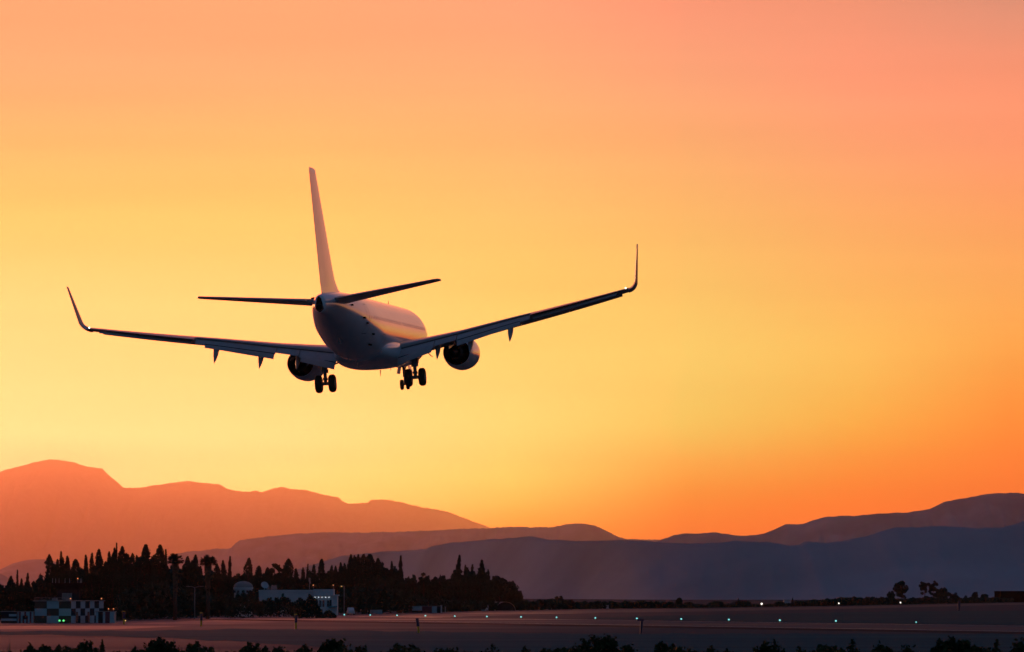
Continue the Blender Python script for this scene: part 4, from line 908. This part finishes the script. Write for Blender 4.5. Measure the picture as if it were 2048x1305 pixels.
T = [
 (-8,1150,20,'cypress','small dark conifer cut by the left edge of the photo'),
 (26,1153,15,'cypress','rounded small cypress second from the left edge'),
 (37,1140,8,'spire','thin spiky conifer standing over the left-hand huts'),
 (45,1158,8,'cypress','tiny cypress between the spiky conifer and the windswept one'),
 (59,1148,19,'conifer','windswept dark conifer with a lopsided ragged top, left of the tall row'),
 (77,1161,20,'round','low round bushy tree left of the first tall cypress'),
 (103,1110,17,'blunt','first tall blunt cypress at the left end of the tall row'),
 (118,1120,12,'cypress','slim cypress leaning on the first tall blunt one'),
 (124,1104,13,'spire','cypress with a thin pointed tip, second tall one in the row'),
 (131,1116,12,'cypress','shorter shoulder cypress right of the thin-tipped one'),
 (142,1113,12,'cypress','pointed cypress above the old control tower'),
 (155,1120,22,'blunt','broad round-topped cypress above the tower aerials'),
 (174,1111,10,'cypress','slim cypress standing apart, right of the broad round-topped one'),
 (185,1107,10,'cypress','slim pointed cypress just left of the thick tall one'),
 (199,1100,19,'cypress','thick tall cypress over the right end of the chequered building'),
 (211,1124,12,'blunt','low shoulder cypress right of the thick tall one'),
 (219,1104,10,'cypress','slim cypress left of the tallest spire'),
 (225,1097,10,'cypress','narrow cypress touching the tallest spire from the left'),
 (233,1087,7,'spire','tallest thin spire of the whole row'),
 (239,1104,14,'cypress','cypress filling the gap right of the tallest spire'),
 (246,1094,17,'blunt','heavy cypress with a crooked knob top right of the tallest spire'),
 (256,1110,14,'blunt','sloping cypress on the right shoulder of the knob-topped one'),
 (266,1108,13,'blunt','short broad cypress in the dip before the big pointed one'),
 (276,1112,12,'cypress','slim low cypress left of the big pointed one'),
 (287,1091,24,'cypress','big broad pointed cypress midway along the row'),
 (300,1122,12,'blunt','low cypress between the big pointed one and the flat-topped one'),
 (316,1091,22,'blunt','tall cypress with a bent flat top'),
 (308,1112,12,'cypress','side stem cypress left of the bent flat-topped one'),
 (333,1100,11,'spire','thin cypress just left of the first palm'),
 (341,1132,14,'round','dark bush crown under the first palm'),
 (373,1114,14,'blunt','cypress just right of the first palm'),
 (381,1122,12,'cypress','small cypress between the palms, left one'),
 (392,1111,15,'cypress','rounded columnar cypress midway between the palms'),
 (403,1133,10,'cypress','little cypress hugging the second palm'),
 (432,1128,14,'blunt','cypress behind the second palm to its right'),
 (440,1142,14,'round','low dark crown right of the second palm'),
 (448,1122,11,'cypress','pair-left cypress right of the second palm'),
 (460,1114,12,'spire','spiky pair-right cypress right of the second palm'),
 (476,1143,18,'round','low bushy crown over the domed tower'),
 (496,1117,15,'blunt','lone columnar cypress right of the domed tower'),
 (506,1142,12,'round','small bushy crown at the foot of the lone columnar cypress'),
 (518,1133,18,'cypress','short cone-shaped cypress over the left end of the white building'),
 (534,1136,16,'cypress','short cypress between the cone-shaped one and the round pine'),
 (551,1115,24,'pine','pine with a knobbly round head'),
 (575,1119,21,'blunt','thick cypress right of the knobbly pine'),
 (596,1138,11,'cypress','first low cypress after the sky gap behind the white building'),
 (605,1136,9,'cypress','second low cypress after the sky gap'),
 (615,1129,9,'spire','thin dark cypress above the roof aerial mast'),
 (627,1130,11,'cypress','slim cypress above the orange roof lamp'),
 (642,1119,15,'cypress','taller cypress above the five wall lamps'),
 (654,1140,14,'round','low dark crown right of the taller cypress over the white building'),
 (663,1132,11,'cypress','slim cypress above the right end of the white building'),
 (673,1133,10,'cypress','low cypress behind the lit lamp post'),
 (681,1126,10,'cypress','pointed cypress right of the lit lamp post'),
 (691,1128,12,'cypress','cypress stepping up to the dense clump'),
 (701,1110,13,'cypress','leftmost pointed cypress of the dense dark clump'),
 (710,1112,10,'cypress','second pointed cypress of the dense clump'),
 (718,1110,11,'cypress','third pointed cypress of the dense clump'),
 (728,1110,18,'blunt','square-topped tree of the dense clump'),
 (742,1110,26,'blunt','broadest highest crown of the dense clump'),
 (757,1118,18,'blunt','sloping right shoulder tree of the dense clump'),
 (771,1126,20,'round','bushy crown between the dense clump and the spiky pine'),
 (786,1124,18,'conifer','dark conifer left of the spiky leaning pine'),
 (802,1113,16,'spire','spiky leaning pine with branches sticking out to the right'),
 (812,1150,20,'round','low dark crown at the foot of the spiky pine'),
 (829,1150,22,'airy','loose broadleaf right of the spiky pine'),
 (848,1142,26,'airy','airy broadleaf with gaps of sky, left one'),
 (864,1152,20,'round','low broadleaf filling between the two airy ones'),
 (880,1143,30,'airy','airy broadleaf with gaps of sky, right one'),
 (899,1148,20,'round','broadleaf tucked under the tall right-hand conifer'),
 (916,1112,24,'conifer','tall ragged conifer of the right-hand group'),
 (932,1131,13,'spire','slim conifer between the two large right-hand conifers'),
 (944,1130,16,'conifer','left shoulder conifer of the pointed big one'),
 (957,1122,30,'conifer','big pointed conifer of the right-hand group'),
 (966,1131,14,'conifer','small conifer on the right shoulder of the big pointed one'),
 (976,1140,16,'conifer','last small conifer before the round broadleaf trees'),
 (1000,1149,32,'round','round broadleaf tree right of the last conifer'),
 (1022,1155,30,'round','outermost round broadleaf tree at the end of the wood'),
 (1036,1176,20,'round','low shrub-like tree sloping down at the end of the wood'),
]
for px, yt, w, kd, lab in T: tree(px, yt, w*(1.32 if w < 16 else 1.2), kd, lab, Y=edgeY(px)*(1.09 + .04*((px*13) % 5)/5))
palm(352, 1108, 36, 'first fan palm with a thick skirt of dry fronds')
palm(417, 1111, 38, 'second fan palm, round-headed, right of the unlit twin-arm lamp')
# far trees on the right skyline
FT = [(1118,1188,16,'round','lone round far tree on the low rise right of the wood'),(1104,1197,24,'round','low far bush left of the lone round tree'),(1076,1204,5,'spire','tiny far spire at the end of the low hedge'),
 (1358,1196,12,'blunt','stubby far tree right of the long low hedge'),(1376,1206,22,'round','low far bush joined to the stubby far tree'),(1433,1205,36,'round','dome-shaped far bush standing alone'),
 (1484,1204,38,'round','low wide far bush left of the bright white lamp'),(1476,1197,4,'spire','thin far spike on the wide far bush'),(1558,1204,22,'round','small far bush right of the bright white lamp'),(1604,1202,12,'spire','pointed far tree right of the tiny pale hut'),(1584,1196,5,'spire','thin far conifer behind the tiny pale hut'),
 (1634,1203,34,'round','low far crown left of the dark shed'),(1742,1197,40,'round','loose far crowns right of the dark shed'),(1781,1179,15,'round','small far tree left of the tall oval one'),(1801,1161,28,'round','tall oval far tree above the white lamp'),
 (1848,1157,22,'airy','left tall airy far tree with two stems'),(1865,1158,20,'airy','right tall airy far tree beside its twin'),(1882,1175,34,'round','broad far tree below the airy pair'),(1907,1186,20,'round','square far bush right of the broad far tree'),(1929,1191,8,'blunt','tiny far tree above the thin marker post'),(1948,1183,14,'round','small rounded far tree, first before the black hangar'),(1967,1187,17,'round','small rounded far tree, second before the black hangar'),(1985,1195,20,'round','low far bush touching the black hangar')]
for px, yt, w, kd, lab in FT: tree(px, yt, w*1.12, kd, lab, Y=edgeY(px)*1.03, n=3200 if w > 10 else 500, group=None)
# understorey and hedges: nobody could count the shrubs
def thicket(name, pts, Y0f, depth, n, sz, leafm='leaf', bottom=0):
    """pts: (px, top row) outline of a shrub mass along the field edge"""
    rg = np.random.default_rng(len(pts)*17+n); px = rg.uniform(pts[0][0], pts[-1][0], n); Y = np.array([edgeY(p) for p in px])*Y0f; Y += rg.uniform(0,1,n)*depth
    top = np.array([gz(np.interp(p, [q[0] for q in pts], [q[1] for q in pts]), y) for p, y in zip(px, Y)]); top *= (.86 + .14*np.sin(px*.35+1)*np.sin(px*.13) + .05*np.sin(px*1.3))
    z = top * rg.uniform(0,1,n)**.6; P = np.stack([(px-1024)*Y/F, Y, z], 1)
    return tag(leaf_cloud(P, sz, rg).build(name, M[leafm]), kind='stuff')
thicket('undergrowth', [(-60,1163),(20,1168),(60,1165),(90,1150),(110,1130),(150,1130),(165,1134),(190,1128),(210,1118),(240,1108),(262,1118),(300,1118),(325,1122),(345,1133),(385,1128),(405,1142),(470,1146),(510,1147),(530,1142),(560,1138),(590,1152),(610,1147),(650,1143),(690,1132),(702,1120),(760,1126),(790,1132),(815,1152),(900,1155),(915,1137),(960,1136),(980,1150),(1010,1157),(1030,1168),(1045,1195)], 1.16, 25, 60000, 1.15)
thicket('hedge', [(232,1185),(262,1172),(300,1163),(350,1165),(385,1180),(430,1190),(455,1186),(500,1188)], 1.05, 12, 9000, .8)
thicket('hedge', [(452,1200),(462,1187),(480,1186),(495,1176),(508,1176),(518,1196),(540,1196),(556,1190),(575,1192),(592,1203),(604,1200)], .985, 4, 5000, .6)
thicket('hedge', [(590,1205),(605,1196),(622,1189),(634,1196),(642,1215),(645,1228)], .90, 5, 3600, .55)
thicket('hedge', [(645,1232),(652,1222),(660,1219),(668,1224),(673,1232)], .885, 3, 900, .45)
thicket('hedge', [(680,1180),(760,1165),(800,1180),(840,1192),(990,1205),(1050,1203)], 1.02, 20, 12000, 1.0)
thicket('hedge', [(1040,1203),(1085,1200),(1120,1198),(1160,1204),(1200,1203),(1240,1204),(1290,1202),(1345,1205),(1350,1212)], 1.0, 20, 6500, 1.0)
thicket('far_hedge', [(1590,1204),(1640,1200),(1700,1195),(1760,1195),(1800,1199),(1850,1194),(1900,1196),(1960,1195),(2060,1198)], 1.0, 20, 14000, 1.3)
thicket('far_hedge', [(1340,1211),(1450,1209),(1520,1210),(1600,1206)], 1.0, 10, 2600, 1.0)

# ------------------------------------------------------------------ foreground shrubs on the bank
def shrub(px, ytop, wpx, Y, kind, label, cat='bush', n=2600):
    s_ = Y/F; x = gx(px,Y); z0 = ground_z(x, Y) - .05; H = gz(ytop,Y) - z0; W = wpx*s_; rg = np.random.default_rng(int(px)+5)
    b = thing({'leafy':'bush','grassy':'grass_tuft','twig':'twiggy_bush'}[kind], label, cat, (x,Y,z0))
    if kind == 'leafy':
        ns_ = 26; C = []; m = MB()
        for i in range(ns_):
            a = rg.uniform(0,6.28); r = W/2*rg.uniform(0,.9)**.7; q = r/(W/2); h = H*math.sqrt(max(.05,1-q*q*.85))*rg.uniform(.8,1.0)
            e = Vector((math.cos(a)*r, math.sin(a)*r, h)); m.tube((e.x*.2,e.y*.2,0), (e.x*.7,e.y*.7,h*.55), .018,.012,n=5); m.tube((e.x*.7,e.y*.7,h*.55), e, .012,.004,n=4)
            C.append((e, h))
        m.build('stems', M['bark'], b)
        P = []
        for e, h in C:
            k_ = n // ns_; t = rg.uniform(.05,1,k_)**.8
            P.append(np.array([e.x*(.2+.8*t), e.y*(.2+.8*t), h*t]).T + rg.normal(size=(k_,3))*np.array([.085,.085,.07])*(1.15-t[:,None]*.75)*1.1)
        leaf_cloud(np.concatenate(P), .075, rg).build('foliage', M['leafn'], b)
    else:
        m = MB(); nb = 260 if kind == 'grassy' else 46
        for i in range(nb):
            a = rg.uniform(0,6.28); sp = rg.uniform(0,1)**.8; q = W/2*sp; h = H*rg.uniform(.45,1.0)*(1-.35*sp); w = .007 if kind == 'grassy' else .006
            p0 = Vector((math.cos(a)*q*.35, math.sin(a)*q*.35, 0)); p1 = p0 + Vector((math.cos(a)*q*.35, math.sin(a)*q*.35, h*.62)); p2 = p0 + Vector((math.cos(a)*q*.85, math.sin(a)*q*.85, h))
            sd_ = Vector((-math.sin(a), math.cos(a), 0))*w; sd_ = Vector((w,0,0)) if i % 2 else sd_
            m.add([p0-sd_, p0+sd_, p1+sd_*.8, p1-sd_*.8, p2], [(0,1,2,3),(3,2,4)])
        m.build('blades' if kind == 'grassy' else 'stems', M['leafg'] if kind == 'grassy' else M['bark'], b)
        if kind == 'twig':
            t = rg.uniform(0,1,700); a = rg.uniform(0,6.28,700); r = W/2*rg.uniform(0,1,700)*(.4+.5*t)
            leaf_cloud(np.stack([r*np.cos(a), r*np.sin(a), H*t*(1-.35*(2*r/W))], 1), .05, rg).build('foliage', M['leafn'], b)
        else:
            t = rg.uniform(0,1,900)**1.6; a = rg.uniform(0,6.28,900); r = W/2*rg.uniform(0,.8,900)
            leaf_cloud(np.stack([r*np.cos(a), r*np.sin(a), H*.7*t], 1), .06, rg).build('foliage', M['leafn'], b)
S = [(22,1272,62,74,'grassy','spiky green grass tuft at the lower left corner'),
 (62,1290,50,70,'leafy','low dark bush right of the lower left grass tuft'),
 (128,1284,64,72,'leafy','low dark bush below the chequered building'),
 (172,1277,36,76,'leafy','small pointed bush below the gap right of the huts'),
 (207,1278,14,78,'twig','single thin upright twig between two low bushes'),
 (250,1293,60,72,'leafy','very low dark bush below the leftmost marker post'),
 (325,1273,112,80,'leafy','wide dense dark bush in the lower left'),
 (394,1286,34,76,'leafy','small bush right of the wide dense one'),
 (440,1290,46,78,'grassy','grass tuft right of the small lower left bush'),
 (466,1285,40,80,'grassy','thin pale grass tuft beside the round low bush'),
 (500,1283,84,76,'leafy','rounded low bush below the knobbly pine'),
 (560,1294,50,72,'leafy','very low bush left of the spiky centre-left bush'),
 (610,1292,56,74,'leafy','low ragged bush touching the spiky centre-left bush'),
 (665,1274,92,82,'leafy','dense spiky bush below the white building'),
 (722,1293,48,72,'leafy','small low bush right of the dense spiky bush'),
 (828,1274,72,80,'grassy','large pale green grass tuft below the leaning dark post'),
 (880,1294,46,74,'leafy','low bush right of the large pale grass tuft'),
 (912,1293,36,72,'leafy','second low bush right of the large pale grass tuft'),
 (985,1287,90,78,'twig','sparse twigs at the bottom centre'),
 (1050,1290,60,76,'twig','thin dry twigs at the bottom, right of centre'),
 (1110,1294,70,72,'twig','low sparse twigs left of the big leafy bush'),
 (1150,1288,64,78,'leafy','low skirt of bush left of the big leafy bush'),
 (1205,1265,122,84,'leafy','biggest leafy bush of the foreground, right of centre'),
 (1254,1290,50,78,'leafy','low skirt of bush right of the big leafy bush'),
 (1326,1279,68,82,'leafy','pointed dark bush right of the big leafy bush'),
 (1356,1293,40,76,'leafy','low tail of bush right of the pointed dark bush'),
 (1420,1290,90,78,'twig','sparse low weeds between the pointed and the stalky bush'),
 (1530,1284,62,80,'leafy','ragged bush with stalks sticking up'),
 (1548,1277,52,80,'twig','tall thin stalks rising from the ragged bush'),
 (1598,1290,50,78,'twig','thin weeds right of the stalky bush'),
 (1660,1287,60,76,'leafy','low wide bush in the lower right'),
 (1702,1276,40,80,'twig','tall thin weed in the lower right'),
 (1765,1286,80,78,'leafy','low uneven bush left of the large right-hand bush'),
 (1812,1291,60,74,'leafy','low dark bush filling left of the large right-hand bush'),
 (1900,1267,108,84,'leafy','large dense bush in the lower right'),
 (1952,1290,60,78,'leafy','low bush between the large one and the right corner'),
 (1990,1276,30,80,'twig','thin leafy stalk near the lower right corner'),
 (2038,1278,48,80,'leafy','dark bush cut by the lower right corner')]
for a in S: shrub(*a[:5], label=a[5], cat='grass' if a[4] == 'grassy' else 'bush', n=4200 if a[2] > 80 else 2400)
sc = np.random.default_rng(31); n_ = 30000; Yy = sc.uniform(66, 84, n_); ppx = sc.uniform(-60, 2110, n_)
tp_ = 1301 + 6*np.sin(ppx*.021+1) + 5*np.sin(ppx*.06) + 4*np.sin(ppx*.17+2) + 3*np.sin(ppx*.41) + np.where(ppx > 900, 9, 2) + 10*np.sin(ppx*.035+.7)*np.sin(ppx*.011)
zz = []
for a_, y_, t_ in zip(ppx, Yy, tp_):
    g_ = ground_z(gx(a_, y_), y_); tz = max(g_+.06, gz(t_, y_)); zz.append(g_ + (tz-g_)*sc.uniform(0,1)**.55)
tag(leaf_cloud(np.stack([(ppx-1024)*Yy/F, Yy, np.array(zz)], 1), .07, sc).build('low_scrub', M['leafn']), kind='stuff')
m = MB(); rg = np.random.default_rng(3)
for i in range(9000):
    Y = rg.uniform(58, 95); x = rg.uniform(-.145, .145)*Y; z0 = ground_z(x, Y); h = rg.uniform(.12,.5)*(.5+.8*abs(mn.noise(Vector((x*.7,Y*.7,2))))*1.6); a = rg.uniform(0,6.28); w = .006
    t_ = Vector((math.cos(a), math.sin(a), 0))*h*.35; m.add([(x-w,Y,z0-.02),(x+w,Y,z0-.02),(x+t_.x,Y+t_.y,z0+h)], [(0,1,2)])
tag(m.build('grass', M['leafg']), kind='stuff')

# ------------------------------------------------------------------ haze: still air over the plain
hm = bpy.data.materials.new('haze'); hm.use_nodes = True; ht = hm.node_tree; ht.nodes.clear()
ho = ht.nodes.new('ShaderNodeOutputMaterial'); hv = ht.nodes.new('ShaderNodeVolumePrincipled')
hv.inputs['Color'].default_value = (1, .66, .54, 1); hv.inputs['Density'].default_value = HAZE; hv.inputs['Anisotropy'].default_value = HAZE_G
ht.links.new(hv.outputs[0], ho.inputs['Volume'])
tag(MB().box((0, 86000, 2899), (150000, 176000, 5800)).build('haze', hm), kind='stuff')
